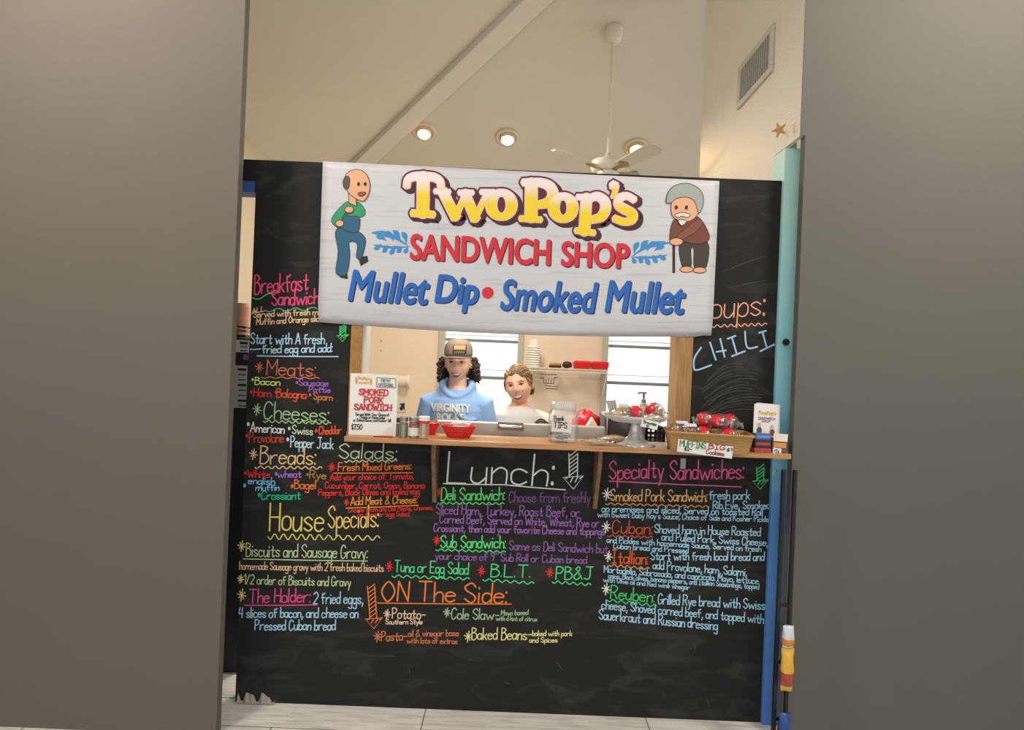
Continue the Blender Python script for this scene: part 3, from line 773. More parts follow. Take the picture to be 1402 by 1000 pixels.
# feather scrolls left and right of the red words
def leaf(x0, y0, x1, y1, bend, w_):
    nx, ny = -(y1 - y0), (x1 - x0); l = math.hypot(nx, ny); nx /= l; ny /= l
    pts = [(x0 + (x1 - x0) * t + nx * bend * math.sin(t * 2.6), y0 + (y1 - y0) * t + ny * bend * math.sin(t * 2.6)) for t in [i / 8 for i in range(9)]]
    ribbon(fe, pts, [.3, .9, 1.6, 2.2, w_, w_ * 1.15, w_ * 1.1, w_ * .8, .6], nplace(1))
for f in (lambda x, y: (x, y), lambda x, y: (1424.5 - x - (y - 335) * .05, y + 14)):
    fe = MB()
    def L(x0, y0, x1, y1, b_, w_):
        a, c_ = f(x0, y0), f(x1, y1); leaf(a[0], a[1], c_[0], c_[1], b_ if f(1, 0)[0] < 100 else -b_, w_)
    L(560, 338, 508, 323, 8, 3.2)
    for (x0, y0, x1, y1) in ((556,334,549,319),(548,331,537,317),(539,330,526,319),(529,330,515,326)): L(x0, y0, x1, y1, 3, 3.3)
    L(561, 338, 512, 334, -3, 1.6)
    for (x0, y0, x1, y1) in ((558,338,552,345),(549,337,543,345),(540,336,533,348),(530,335,523,345),(522,334,512,340)): L(x0, y0, x1, y1, -2, 2.9)
    fe.build('feather_scroll', mat('print_sky_blue', (52, 136, 196), .5), ban)
# two plain printed figures of standing men at the ends
def poly(mb, pts, place, mi=0): mb.add([place(x, y) for x, y in pts], [tuple(range(len(pts)))], mi)
def smooth_poly(pts, n=4): return curve2(pts + [pts[0]], n)[0][:-1]
def figure(nm, shapes):
    _LAY.append(0)
    for k, (col, pts) in enumerate(shapes):
        mb = MB(); p2 = smooth_poly(pts) if len(pts) > 4 else pts
        poly(mb, p2, nplace(1 + .5 * k)); ribbon(mb, p2 + [p2[0]], .45, nplace(1.2 + .5 * k), 1)
        mb.build(nm, [mat('print_%d_%d_%d' % col, col, .5), mat('print_line', (40, 30, 28), .5)], ban)
    _LAY.pop()
def oval(cx, cy, rx, ry, n=16): return [(cx + rx * math.cos(2 * math.pi * k / n), cy + ry * math.sin(2 * math.pi * k / n)) for k in range(n)]
SK = (226, 168, 128)
figure('printed_figure', [
 ((36, 150, 100), [(470,280),(480,276),(492,278),(500,288),(498,296),(486,300),(478,314),(462,312),(454,300)]),
 ((36, 30, 30), [(462,372),(475,374),(476,382),(466,380)]), ((36, 30, 30), [(490,352),(503,351),(504,358),(494,364)]),
 ((30, 92, 124), [(459,320),(466,312),(488,316),(500,326),(499,340),(494,354),(488,352),(489,334),(478,332),(479,350),(474,376),(460,374),(463,345)]),
 ((30, 92, 124), [(472,292),(478,296),(492,298),(489,318),(467,312)]),
 (SK, oval(465, 306, 5.5, 4.5)), (SK, oval(478, 287, 6, 4.5)),
 (SK, [(477,262),(487,266),(488,282),(478,278)]),
 (SK, [(472,244),(478,235),(490,232),(501,238),(506,250),(505,264),(498,275),(487,272),(476,262)]),
 ((78, 70, 66), [(470,247),(475,241),(479,246),(477,258),(471,257)]),
 ((40, 30, 28), oval(491, 252, 1.6, 2.2)), ((40, 30, 28), oval(500, 252, 1.6, 2.2)), ((150, 74, 66), [(490,265),(495,263),(501,264),(497,268),(492,268)]),
])
figure('printed_figure', [
 ((70, 24, 26), [(921,336),(924,336),(924,374),(921,374)]),
 ((62, 48, 42), [(932,330),(968,330),(967,366),(951,367),(950,342),(946,342),(946,366),(934,365)]),
 (SK, oval(940, 369, 9, 4)), (SK, oval(958, 370, 9, 4)),
 ((110, 58, 40), [(922,302),(940,296),(954,296),(966,310),(971,328),(954,334),(934,330),(924,330),(917,328)]),
 ((128, 70, 48), [(956,300),(962,306),(952,318),(932,329),(926,324),(940,312)]),
 (SK, oval(926, 331, 9, 5)),
 (SK, [(920,276),(930,268),(950,268),(958,280),(955,294),(944,303),(930,302),(920,294)]),
 ((158, 162, 158), [(912,276),(917,260),(930,252),(946,252),(960,262),(963,278),(957,292),(951,276),(940,270),(926,272),(918,278)]),
 ((214, 214, 208), [(924,294),(934,291),(945,294),(941,298),(934,296),(928,298)]), ((214, 214, 208), [(929,301),(937,301),(940,304),(934,309),(930,306)]),
 ((40, 30, 28), oval(926, 284, 1.6, 2.4)), ((40, 30, 28), oval(940, 284, 1.6, 2.4)),
])

# ================================================================ COUNTER
def C(px, py):
    p = on_level(px, py, CT)
    if p.y < 2.485: p = P(px, py, 2.485); p.z = CT
    return p
M_counter = wood_mat('varnished_pine', (158, 106, 60), (206, 154, 100), 'X', 5, 0.28, 16)
CF = 2.46
cx0, cx1 = P(471, 603, CF).x, 1.176
ct = thing('counter', 'long varnished wooden serving counter shelf across the chalkboard under the window', 'counter', (0.2, 2.52, CT - .023))
cm = MB(); cm.span((cx0, CF, CT - .022), (cx1, BY - .001, CT)); cm.span((OL + .001, BY - .001, CT - .022), (OR_ - .001, 2.695, CT))
cm.build('countertop', M_counter, ct, bevel=0.002)
for px in (588.5, 818.5):
    x = P(px, 660, 2.5).x
    MB().slab([(x, BY - .003, CT - .023), (x, CF + .05, CT - .023), (x, CF + .05, CT - .07), (x, BY - .03, .93), (x, BY - .003, .93)], (.018, 0, 0)).build('bracket', wood_mat('bracket_wood', (92, 66, 44), (150, 112, 78), 'Z', 6, .6), ct)

# ---------------------------------------------------------------- sandwich sign
M_paper = mat('white_card', (232, 229, 224), .55, var=.01)
M_ink = mat('black_ink', (34, 32, 32), .6, var=0); M_rink = mat('red_ink', (196, 38, 42), .6, var=0); M_oink = mat('orange_ink', (226, 160, 40), .6, var=0); M_bink = mat('blue_ink', (40, 84, 160), .6, var=0)
M_gink = mat('green_ink', (40, 130, 60), .6, var=0)
def serif_write(mb, text, x0, y0, x1, y1, h, hw, place):
    """capitals with slab feet"""
    st, W = hand(text, 4, 0)
    for s in st:
        pts = [(x0 + (x1 - x0) * p[0] / W, y0 + (y1 - y0) * p[0] / W - p[1] * h / 10.0) for p in s]
        ribbon(mb, pts, hw, place)
        for q in (pts[0], pts[-1]):
            ribbon(mb, [(q[0] - h * .16, q[1]), (q[0] + h * .16, q[1])], hw * .6, place)
SY = 2.515
def splace(x, y): return P(x, y, SY - .0035 + (600 - y) * .0004)
def splace2(x, y): return splace(x, y) + Vector((0, -.003, 0))
sg = thing('sandwich_sign', 'upright white card sign with red sandwich lettering at the left end of the counter', 'sign', C(509, 600))
q = [(477, 600.5), (541.5, 602), (545, 514), (480, 511)]
base = [splace(*p) for p in q]
dz = CT + .001 - min(base[0].z, base[1].z)
base[0].z = base[1].z = CT + .001
MB().slab(base, (0, .004, 0)).build('sign_card', M_paper, sg)
fz = [P(p[0], p[1], SY + .04) for p in (q[0], q[1])]
MB().span((base[0].x, base[0].y + .005, CT), (base[1].x, base[0].y + .07, CT + .004)).build('sign_foot', clear_mat('clear_acrylic', gloss=.15), sg)
m_ = MB()
for t, x0, x1, y in (('SMOKED', 492, 531, 541), ('PORK', 499, 524, 551.5), ('SANDWICH', 485.5, 535.5, 561.5)): serif_write(m_, t, x0, y - .3, x1, y + 1, 8, .85, splace2)
m_.build('red_lettering', M_rink, sg)
m_ = MB()
for t, x0, x1, y in (('Served With: Your Choice of', 487, 533, 569), ('Potato or Pasta Salad', 493, 527, 573), ('or Baked Beans and Kosher Dill', 484, 535, 577)): write(m_, t, x0, y, x1, y + 1, 4, .35, splace2, 0)
write(m_, '$7.50', 481.5, 588, 496, 588.5, 7, .6, splace2, 0)
m_.build('black_lettering', M_ink, sg)
m_ = MB(); write(m_, 'NEW', 522, 523, 534, 523.5, 4, .35, splace2, 0); write(m_, 'OFFERING', 518.5, 529, 538, 529.8, 4, .35, splace2, 0)
ribbon(m_, [(516, 517.5), (516, 517.5), (542, 518.5), (542, 518.5), (542, 531), (542, 531), (516, 530), (516, 530), (516, 517.5)], .4, splace2); m_.build('grey_stamp', mat('grey_ink', (96, 96, 98), .6), sg)
m_ = MB(); block_text(m_, "TwoPop's", (490, 521), (506, 522), (.2, -6), splace2, .05); block_text(m_, 'SANDWICH', (491, 525.5), (505, 526), (.1, -2.8), lambda x, y: splace2(x, y), .04)
disc(m_, 488, 521, 1.5, splace2, 10, 0, 5); disc(m_, 508, 522.5, 1.5, splace2, 10, 0, 5); m_.build('small_logo', M_oink, sg)

# ---------------------------------------------------------------- jars
M_glass = clear_mat('jar_glass', gloss=.10, haze=.06)
M_lid = mat('tin_lid', (150, 146, 140), .35, .85)
def jar(nm, label, px, py, r, h, fill, lid_m, lid_h=.018, neck=.85, extra=None):
    b = C(px, py); t = thing(nm, label, 'jar', b)
    MB().lathe(b, [(r * .92, .0), (r, .004), (r, h * .72), (r * neck, h * .84), (r * neck, h)], 24, cap=True).build('glass', M_glass, t, smooth=False)
    if fill: MB().lathe(b, [(r * .86, .003), (r * .93, .008), (r * .93, h * fill[1]), (r * .5, h * fill[1] + .004)], 20).build('contents', fill[0], t, smooth=True)
    MB().lathe(b + Vector((0, 0, h)), [(r * neck * 1.08, -.002), (r * neck * 1.1, lid_h * .8), (r * neck, lid_h), (.001, lid_h)], 24).build('lid', lid_m, t)
    if extra: extra(b, t)
    return t
jar('pepper_jar', 'glass jar of greenish pickled peppers with tin lid beside the white sandwich sign', 552, 602, .019, .072, (mat('green_peppers', (104, 104, 56), .5, var=.5, scale=80), .85), M_lid)
def lab(b, t):
    MB().lathe(b + Vector((0, 0, .012)), [(.0228, 0), (.0228, .034)], 24, cap=False).build('label', mat('cream_label', (226, 216, 198), .6), t)
jar('spice_jar', 'tin-lidded spice jar with a cream label, middle of the three counter jars', 566, 602.5, .022, .074, (mat('red_spice', (150, 70, 56), .8, var=.3, scale=90), .86), M_lid, .016, .9, lab)
def picks(b, t):
    for k in range(14):
        a = k * 2.4; r = .016 * math.sqrt((k + .5) / 14)
        p = b + Vector((r * math.cos(a), r * math.sin(a), .004))
        MB().tube([p, p + Vector((.002 * math.cos(a * 3), .002 * math.sin(a * 2), .066))], .0018, 5).build('toothpick', mat('birch', (222, 192, 148), .7), t)
    MB().lathe(b + Vector((0, 0, .066)), [(.0235, 0), (.024, .008), (.0235, .010)], 24).build('red_band', mat('red_plastic', (204, 36, 34), .4), t)
jar('toothpick_jar', 'clear jar of wooden toothpicks with white lid and red band', 580, 603, .0225, .078, None, mat('white_plastic', (236, 232, 226), .4), .016, .98, picks)
jar('condiment_jar', 'small dark-topped glass jar half hidden behind the sign edge', 544, 597, .014, .06, (mat('brown_sauce', (84, 66, 44), .4), .8), mat('black_lid', (50, 46, 44), .4))

M_redp = mat('red_basket_plastic', (214, 30, 34), .35, var=.04)
def food_basket(label, ctr, rx, ry, h):
    t = thing('food_basket', label, 'basket', ctr, 'red plastic food baskets')
    c_ = Vector(ctr)
    MB().lathe(c_, [(.62, .0), (.66, .002), (.66, .006), (.6, .006)], 36, sx=rx, sy=ry).build('basket_base', M_redp, t)
    for k, (s_, z) in enumerate(((.74, .3), (.83, .55), (.92, .78))):
        MB().tube([c_ + Vector((rx * s_ * math.cos(a), ry * s_ * math.sin(a), z * h)) for a in [2 * math.pi * i / 36 for i in range(37)]], .0022, 6, flat=1.6).build('basket_band', M_redp, t)
    MB().tube([c_ + Vector((rx * math.cos(a), ry * math.sin(a), h)) for a in [2 * math.pi * i / 40 for i in range(41)]], .004, 8).build('basket_rim', M_redp, t)
    for i in range(30):
        a = 2 * math.pi * i / 30; ca, sa = math.cos(a), math.sin(a)
        MB().tube([c_ + Vector((rx * s_ * ca, ry * s_ * sa, z * h)) for s_, z in ((.64, .02), (.74, .3), (.83, .55), (.92, .78), (1, 1))], .003, 5).build('basket_rib', M_redp, t)
    return t
fb = C(626, 601); fb.y += .05; fb.z = CT
food_basket('oval red plastic food basket lined with white paper on the counter', fb, .073, .05, .05)
def crumple(ctr, rx, ry, h, seed, n=14):
    random.seed(seed); rows = []
    for j in range(n):
        row = []
        for i in range(n):
            s, t_ = i / (n - 1) * 2 - 1, j / (n - 1) * 2 - 1
            r = max(abs(s), abs(t_))
            z = h * r ** 2 + .012 * mnoise.noise(Vector((s * 2 + seed, t_ * 2, seed)))
            row.append(Vector(ctr) + Vector((s * rx, t_ * ry, z)))
        rows.append(row)
    return rows
tag(MB().grid(crumple(fb + Vector((.012, .0, .014)), .04, .032, .05, 3)).build('paper_liner', mat('white_deli_paper', (236, 222, 214), .7), solid=.0008), 'white deli paper sheet standing up in the oval red basket', 'paper')
fb2 = C(590, 597); fb2.y += .06; fb2.z = CT
food_basket('red plastic food basket half hidden behind the toothpick jar', fb2 + Vector((-.02, 0, 0)), .045, .038, .05)
s0 = fb2 + Vector((-.01, 0, .045))
tag(MB().tube([s0, s0 + Vector((.035, .0, .034))], .0035, 8, flat=.4).build('wooden_stick', mat('birch', (222, 192, 148), .7)), 'pale wooden stick leaning out of the half hidden red basket', 'stick')
for k, (x0, x1, y) in enumerate(((512, 537, 602.4), (520, 538, 600.4))):
    a, b_ = C(x0, y), C(x1, y); a.y = b_.y = 2.474 + .011 * k
    tag(MB().box((a + b_) / 2 + Vector((0, 0, .003)), ((b_ - a).length, .008, .005)).build('marker_pen', mat('red_pen', (190, 44, 40), .4), bevel=.001), ('longer' if k == 0 else 'shorter') + ' thin red pen lying before the white sandwich sign', 'pen', 'red pens by the sign')

# ---------------------------------------------------------------- tip jar
tb = P(770, 604, 2.575); tb.z = CT; TY = tb.y - .052
tj = thing('tip_jar', 'big clear plastic tip jar with handwritten note and banknotes inside', 'jar', tb)
def rsq(w_, d_, z, r=.02, n=6):
    pts = []
    for cx_, cy_, a0 in ((w_ - r, d_ - r, 0), (-w_ + r, d_ - r, 90), (-w_ + r, -d_ + r, 180), (w_ - r, -d_ + r, 270)):
        for k in range(n): a = math.radians(a0 + 90 * k / (n - 1)); pts.append(tb + Vector((cx_ + r * math.cos(a), cy_ + r * math.sin(a), z)))
    return pts
MB().loft([rsq(.058, .05, .001), rsq(.062, .052, .006), rsq(.063, .052, .12), rsq(.056, .046, .138), rsq(.054, .044, .145)]).build('jar_body', clear_mat('clear_plastic', gloss=.10, rough=.12, haze=.05), tj, smooth=False)
MB().loft([rsq(.056, .046, .1455), rsq(.057, .047, .168), rsq(.052, .042, .172)]).build('jar_lid', clear_mat('clear_lid', gloss=.2, rough=.2, haze=.22), tj)
for k in range(12):
    x = -.052 + k * .0095
    MB().tube([tb + Vector((x, -.048, .147)), tb + Vector((x, -.048, .168))], .0018, 5).build('lid_rib', clear_mat('clear_lid', haze=.2), tj)
def tplace(x, y): return P(x, y, TY - .001)
def tplace2(x, y): return P(x, y, TY - .0022)
MB().slab([tplace(*p) for p in ((756, 573), (783, 574), (782, 593), (755, 591))], (0, .001, 0)).build('note', mat('note_paper', (226, 220, 204), .7), tj)
m_ = MB(); write(m_, 'Thank', 757, 576, 772, 576, 6, .55, tplace2); write(m_, 'TIPS', 758, 586, 776, 587, 8, .6, tplace2); m_.build('note_writing', M_ink, tj)
for k in range(7):
    random.seed(40 + k)
    cc = tb + Vector((random.uniform(-.03, .03), random.uniform(-.025, .03), .012 + .007 * k))
    R = Matrix.Rotation(random.uniform(0, 3), 3, 'Z') @ Matrix.Rotation(random.uniform(-.4, .4), 3, 'X')
    rows = [[cc + R @ Vector((s * .009 - .027, t_ * .008 - .012, .006 * math.sin(s * 1.3 + t_ + k))) for s in range(7)] for t_ in range(4)]
    for r_ in rows:
        for p in r_: p.z = max(p.z, CT + .006)
    tag(MB().grid(rows).build('banknote', mat('banknote_%d' % (k % 2), ((92, 100, 78), (60, 62, 54))[k % 2], .7, var=.4, scale=120), solid=.0006), 'crumpled green grey banknote inside the clear tip jar', 'banknote', 'banknotes in the tip jar')

# ---------------------------------------------------------------- wrapped food
def pillow(mb, c, s, R, seed, crimp=.7, nu=26, nv=12):
    def fn(p, d):
        n_ = mnoise.noise(Vector((d.x * 2.3, d.y * 2.3, d.z * 2.3)) + Vector((seed, seed * .7, 0))) * .22 + mnoise.noise(d * 6 + Vector((0, seed, 0))) * .1
        e = max(abs(d.x), .0) ** 4
        return Vector((p.x * (1 + n_ * .4), p.y * (1 + n_ * .5), p.z * (1 + n_) * (1 - crimp * e)))
    mb.ell(c, s, nu, nv, R, 0, fn); return mb
def cookie_mesh(c, r, t, R, seed):
    mb = MB()
    mb.ell(c, (r, r, t), 22, 10, R, 0, lambda p, d: p * (1 + .16 * mnoise.noise(d * 4 + Vector((seed, 0, 0)))))
    return mb
M_film = clear_mat('cello_film', gloss=.16, rough=.12, haze=.05)
M_cook = [mat('brown_cookie', (126, 72, 40), .8, var=.5, scale=60, bump=.6, bscale=90), mat('oat_cookie', (190, 130, 74), .8, var=.4, scale=60, bump=.6, bscale=90), mat('dark_cookie', (78, 46, 32), .8, var=.4, scale=60, bump=.6, bscale=90)]
M_rlab = mat('red_label', (206, 28, 44), .35, var=.05)
def bag(nm, label, c, s, rot, seed, food, red=True, group=None, cat='bag of food'):
    c = Vector(c); R = (Matrix.Rotation(rot[2], 3, 'Z') @ Matrix.Rotation(rot[1], 3, 'Y') @ Matrix.Rotation(rot[0], 3, 'X'))
    t = thing(nm, label, cat, c - Vector((0, 0, s[2])), group)
    pillow(MB(), c, s, R, seed).build('film', M_film, t, smooth=True)
    for k in (-1, 1):
        cookie_mesh(c + R @ Vector((k * s[0] * .28, 0, 0)), min(s[0] * .42, s[1] * .8), s[2] * .62, R, seed + k).build('cookie', food, t, smooth=True)
    if red:
        rows = []
        for j in range(7):
            row = []
            for i in range(9):
                a = -.5 + j / 6 * 2.4; x = -.85 + i / 8 * .95
                k = math.sqrt(max(.05, 1 - x * x * .8))
                row.append(c + R @ Vector((s[0] * x, -s[1] * .99 * math.cos(a) * k, s[2] * 1.05 * math.sin(a) * k + .002 * math.sin(seed + i * 2.1 + j))))
            rows.append(row)
        MB().grid(rows).build('red_wrapper', M_rlab, t, smooth=True, solid=.0008)
    for k in (-1, 1):
        e = c + R @ Vector((k * s[0] * .98, 0, 0))
        MB().grid([[e + R @ Vector((k * .006 * i, (j - 3) * s[1] * .22, .004 * math.sin(j * 2.2 + i + seed))) for i in range(3)] for j in range(7)]).build('bag_seal', M_film, t, solid=.0006)
    return t

for k, (x0, x1, y, hh, food, lb) in enumerate(((799, 838, 611, .012, M_cook[1], 'flat clear-wrapped tan pastry nearest the tip jar on the counter edge'), (824, 860, 606, .014, M_cook[1], 'flat clear-wrapped pastry lying behind between tip jar and cake stand'))):
    a, b_ = C(x0, y), C(x1, y); b0 = (a + b_) / 2
    bag('wrapped_pastry', lb, b0 + Vector((0, .02, hh + .002)), ((b_ - a).length / 2, .045, hh), (0, 0, -.15 + .3 * k), 11 + k, mat('pale_pastry', (214, 182, 136), .8, var=.3, scale=70, bump=.4), False, 'wrapped pastries by the tip jar', 'pastry')

# ---------------------------------------------------------------- cake stand with wrapped goods
kb = C(874, 614); kb.y += .06
KS = 2.55
M_cg = clear_mat('cake_stand_glass', gloss=.22, rough=.12, haze=.36)
cs = thing('cake_stand', 'round glass cake stand with flared foot carrying wrapped brownies', 'cake stand', kb)
MB().lathe(kb, [(.082, .0), (.084, .003), (.06, .010), (.038, .03), (.026, .06), (.022, .098)], 32).build('foot', M_cg, cs, smooth=True)
MB().lathe(kb + Vector((0, 0, .098)), [(.03, 0), (.10, .004), (.134, .02), (.138, .034), (.132, .034), (.10, .012), (.02, .008)], 40).build('plate', M_cg, cs, smooth=True)
pt = kb + Vector((0, 0, .116))
G = [((-.088, -.02, .018), (.036, .036, .016), .2, mat('cream_cake', (220, 186, 140), .8, var=.2, scale=50), False, 'cream wrapped cake slice at the left edge of the cake stand'),
     ((-.045, .062, .026), (.044, .036, .024), -.3, M_cook[1], False, 'tan wrapped bun at the back left of the cake stand'),
     ((-.012, -.03, .026), (.034, .044, .024), .35, M_cook[0], True, 'red-labelled wrapped brownie at the centre of the cake stand'),
     ((.048, .066, .030), (.044, .036, .026), .2, mat('cream_cake', (220, 186, 140), .8, var=.2, scale=50), False, 'pale wrapped cake slice at the back of the cake stand heap'),
     ((.078, -.006, .032), (.042, .036, .032), -.5, M_cook[1], True, 'large red and tan wrapped pastry at the right of the cake stand'),
     ((.058, -.088, .014), (.040, .026, .013), .1, mat('pale_pastry', (214, 182, 136), .8), False, 'flat wrapped pastry at the front right of the cake stand')]
for k, (o_, s_, rz, fd, rd, lb) in enumerate(G):
    bag('wrapped_cake', lb, pt + Vector(o_), (s_[0] * 1.08, s_[1], s_[2] * 1.2), (.1 * (k % 3 - 1), .08 * (k % 2), rz), 60 + k, fd, rd, 'wrapped cakes on the cake stand', 'cake')
cardY = kb.y - .15
def kplace(x, y): return P(x, y, cardY)
def kplace2(x, y): return P(x, y, cardY - .0012)
cd = thing('price_card', 'small tilted white brownie price card hanging from the cake stand rim', 'card', P(888, 588, cardY))
MB().slab([kplace(*p) for p in ((880, 573.5), (902, 578.5), (899.5, 589), (876.5, 584))], (0, .001, 0)).build('card', M_paper, cd)
m_ = MB(); write(m_, 'Brownies', 881.5, 579.5, 898.5, 583.5, 4.5, .4, kplace2); write(m_, '$2', 885, 585.5, 888, 586, 3.5, .35, kplace2); m_.build('writing', M_ink, cd)
MB().tube([kplace(889, 580) + Vector((0, .001, 0)), Vector((kplace(889, 580).x, kb.y - .135, pt.z + .02))], .0015, 6).build('wire_clip', M_lid, cd)

# ---------------------------------------------------------------- wicker basket with cookies and muffins
def wicker_mat():
    m = bpy.data.materials.new('wicker'); m.use_nodes = True
    nt = m.node_tree; b = nt.nodes['Principled BSDF']; tc = nt.nodes.new('ShaderNodeTexCoord')
    wv = nt.nodes.new('ShaderNodeTexWave'); wv.bands_direction = 'Z'; wv.inputs['Scale'].default_value = 55; wv.inputs['Distortion'].default_value = 1.5; wv.inputs['Detail Scale'].default_value = 3
    nt.links.new(tc.outputs['Object'], wv.inputs['Vector'])
    cr = nt.nodes.new('ShaderNodeValToRGB'); cr.color_ramp.elements[0].color = lin((150, 104, 52)); cr.color_ramp.elements[1].color = lin((216, 172, 108))
    nt.links.new(wv.outputs['Fac'], cr.inputs[0]); nt.links.new(cr.outputs[0], b.inputs['Base Color'])
    bp = nt.nodes.new('ShaderNodeBump'); bp.inputs['Strength'].default_value = .6; bp.inputs['Distance'].default_value = .004
    nt.links.new(wv.outputs['Fac'], bp.inputs['Height']); nt.links.new(bp.outputs['Normal'], b.inputs['Normal']); b.inputs['Roughness'].default_value = .7
    return m
M_wick = wicker_mat()
bl_, br_ = P(915, 619, 2.42), P(1029, 633, 2.36)
bz = CT + .001
BA = Vector((bl_.x, bl_.y, bz)); BB = Vector((br_.x, br_.y, bz))
ex = (BB - BA).normalized(); ey = Vector((-ex.y, ex.x, 0)); BWd = (BB - BA).length; BD = .19; BH = .075
wb = thing('wicker_basket', 'long tan wicker basket of cookies and muffins with a handwritten card', 'basket', BA + ex * BWd / 2 + ey * BD / 2)
def bp_(s, t_, z, fl=0): return BA + ex * (s * BWd + (s - .5) * 2 * fl) + ey * (t_ * BD + (t_ - .5) * 2 * fl) + Vector((0, 0, z))
N_ = 24
def bring(z, fl, r=.12):
    pts = []
    for (cs_, ct_, a0) in ((1 - .06, 1 - .1, 0), (.06, 1 - .1, 90), (.06, .1, 180), (1 - .06, .1, 270)):
        for k in range(5):
            a = math.radians(a0 + 90 * k / 4); pts.append(bp_(cs_ + .06 * math.cos(a), ct_ + .1 * math.sin(a), z, fl))
    return pts
MB().loft([bring(.0, -.008), bring(BH * .5, 0), bring(BH, .008), bring(BH + .004, .006), bring(BH, .002), bring(BH * .5, -.006), bring(.006, -.014)]).build('basket_body', M_wick, wb)
rp = bring(BH, .008); MB().tube(rp + [rp[0], rp[1]], .006, 8).build('basket_rim', M_wick, wb)
def cplace(x, y, k=0):
    # the card hangs on the front face of the basket
    u, v = uv(x, y); d_ = Vector((u / FOC, 1, -v / FOC)); n_ = -ey
    o_ = BA - ey * (.013 + .0012 * k)
    t_ = (o_ - Vector((0, 0, EYE))).dot(n_) / d_.dot(n_)
    return Vector((0, 0, EYE)) + d_ * t_
bc = thing('price_card', 'white card on the wicker basket listing muffins in green and big cookies in red', 'card', cplace(966, 628))
MB().slab([cplace(*p) for p in ((928.5, 601), (1004, 612), (1002, 628.5), (927, 618.5))], ey * .001).build('card', M_paper, bc)
m_ = MB(); write(m_, 'MUFFINS', 931, 611, 966, 615, 8.5, .6, lambda x, y: cplace(x, y, 1)); m_.build('green_writing', M_gink, bc)
m_ = MB(); write(m_, 'BIG', 970.5, 614.5, 992, 616.5, 6.5, .65, lambda x, y: cplace(x, y, 1)); write(m_, 'Cookies', 967, 621.5, 991, 624.5, 6, .55, lambda x, y: cplace(x, y, 1)); m_.build('red_writing', mat('maroon_ink', (150, 28, 36), .6), bc)
m_ = MB(); write(m_, '$2-', 937, 617, 947, 617.5, 4, .5, lambda x, y: cplace(x, y, 1)); m_.build('black_writing', M_ink, bc); m_ = MB(); write(m_, '$1', 995, 618.5, 1002, 618, 4, .5, lambda x, y: cplace(x, y, 1)); m_.build('black_writing', M_ink, bc)
def bl3(s, t_, z): return BA + ex * (s * BWd) + ey * (t_ * BD) + Vector((0, 0, z))
CK = [(.47, .32, .072, (.043, .040, .024), (.55, .1, .12), 0, 'red-wrapped cookie bag at the front left of the cookie heap'),
      (.765, .30, .072, (.044, .040, .026), (.6, .2, -.3), 1, 'red-wrapped bag of nut-topped cookies at the right front of the heap'),
      (.49, .68, .122, (.043, .040, .033), (.5, -.1, -.1), 1, 'red-wrapped cookie bag on top at the back left of the heap'),
      (.80, .70, .118, (.043, .040, .033), (.4, .2, -.2), 2, 'red-wrapped cookie bag on top at the back right of the heap'),
      (.62, .45, .022, (.05, .045, .014), (0, 0, .1), 2, 'dark cookie bag at the bottom of the wicker basket'),
      (.63, .32, .128, (.044, .036, .022), (.7, .15, -.2), 0, 'cookie bag lying across the middle top of the cookie heap')]
for k, (s, t_, z, sz, rot, fd, lb) in enumerate(CK):
    bag('cookie_bag', lb, bl3(s, t_, z), sz, rot, 20 + k * 3, M_cook[fd], True, 'cookie bags in the wicker basket', 'cookies')
for k, (s, t_, z) in enumerate(((.09, .35, .080), (.27, .30, .082), (.19, .74, .084))):
    t = bag('wrapped_muffin', ('wrapped muffin at the left end of the wicker basket', 'wrapped muffin with a white striped label beside the cookie bags', 'wrapped muffin at the back left of the wicker basket')[k], bl3(s, t_, z), (.029, .029, .026), (0, .05 * k, 1.4 + .2 * k), 80 + k, mat('golden_muffin', (208, 146, 82), .8, var=.35, scale=50, bump=.5), False, 'wrapped muffins in the wicker basket', 'muffin')
    if k: MB().box(bl3(s, t_ - .1, z + .022), (.05, .02, .004), Matrix.Rotation(.5, 3, 'X')).build('white_label', mat('striped_label', (206, 210, 222), .5, var=.4, scale=90), t)

# ---------------------------------------------------------------- brochures, booklets and cards at the right end
def leaflet(nm, label, quad, Y, thick, m, cat='leaflet', lean=.0005, group=None):
    pts = []
    yb = max(p[1] for p in quad)
    for x, y in quad: pts.append(P(x, y, Y + (yb - y) * lean))
    t = thing(nm, label, cat, (sum((p.x for p in pts), 0) / 4, Y, min(p.z for p in pts)), group)
    MB().slab(pts, (0, thick, 0)).build('sheet', m, t)
    return t, (lambda x, y, k=1: P(x, y, Y + (yb - y) * lean - .0009 * k))
LY = 2.54
bro, bpl = leaflet('brochure', 'white shop brochure with yellow heading propped against the chalkboard at the counter end', ((1031, 596), (1064, 600), (1067.5, 555), (1033, 553)), LY, .003, mat('brochure_paper', (232, 226, 226), .45, var=.01))
m_ = MB(); block_text(m_, "TwoPop's", (1038, 569), (1062.5, 570.5), (.4, -6.5), lambda x, y: bpl(x, y, 1), .10); m_.build('yellow_heading', mat('print_gold', (214, 172, 30), .5), bro)
m_ = MB(); block_text(m_, 'SANDWICH', (1038, 574.8), (1061, 576), (.3, -4), lambda x, y: bpl(x, y, 1), .04); block_text(m_, 'SHOP', (1043.5, 578.5), (1054.5, 579), (.3, -3), lambda x, y: bpl(x, y, 1), .04); m_.build('purple_lettering', mat('print_plum', (112, 60, 110), .5), bro)
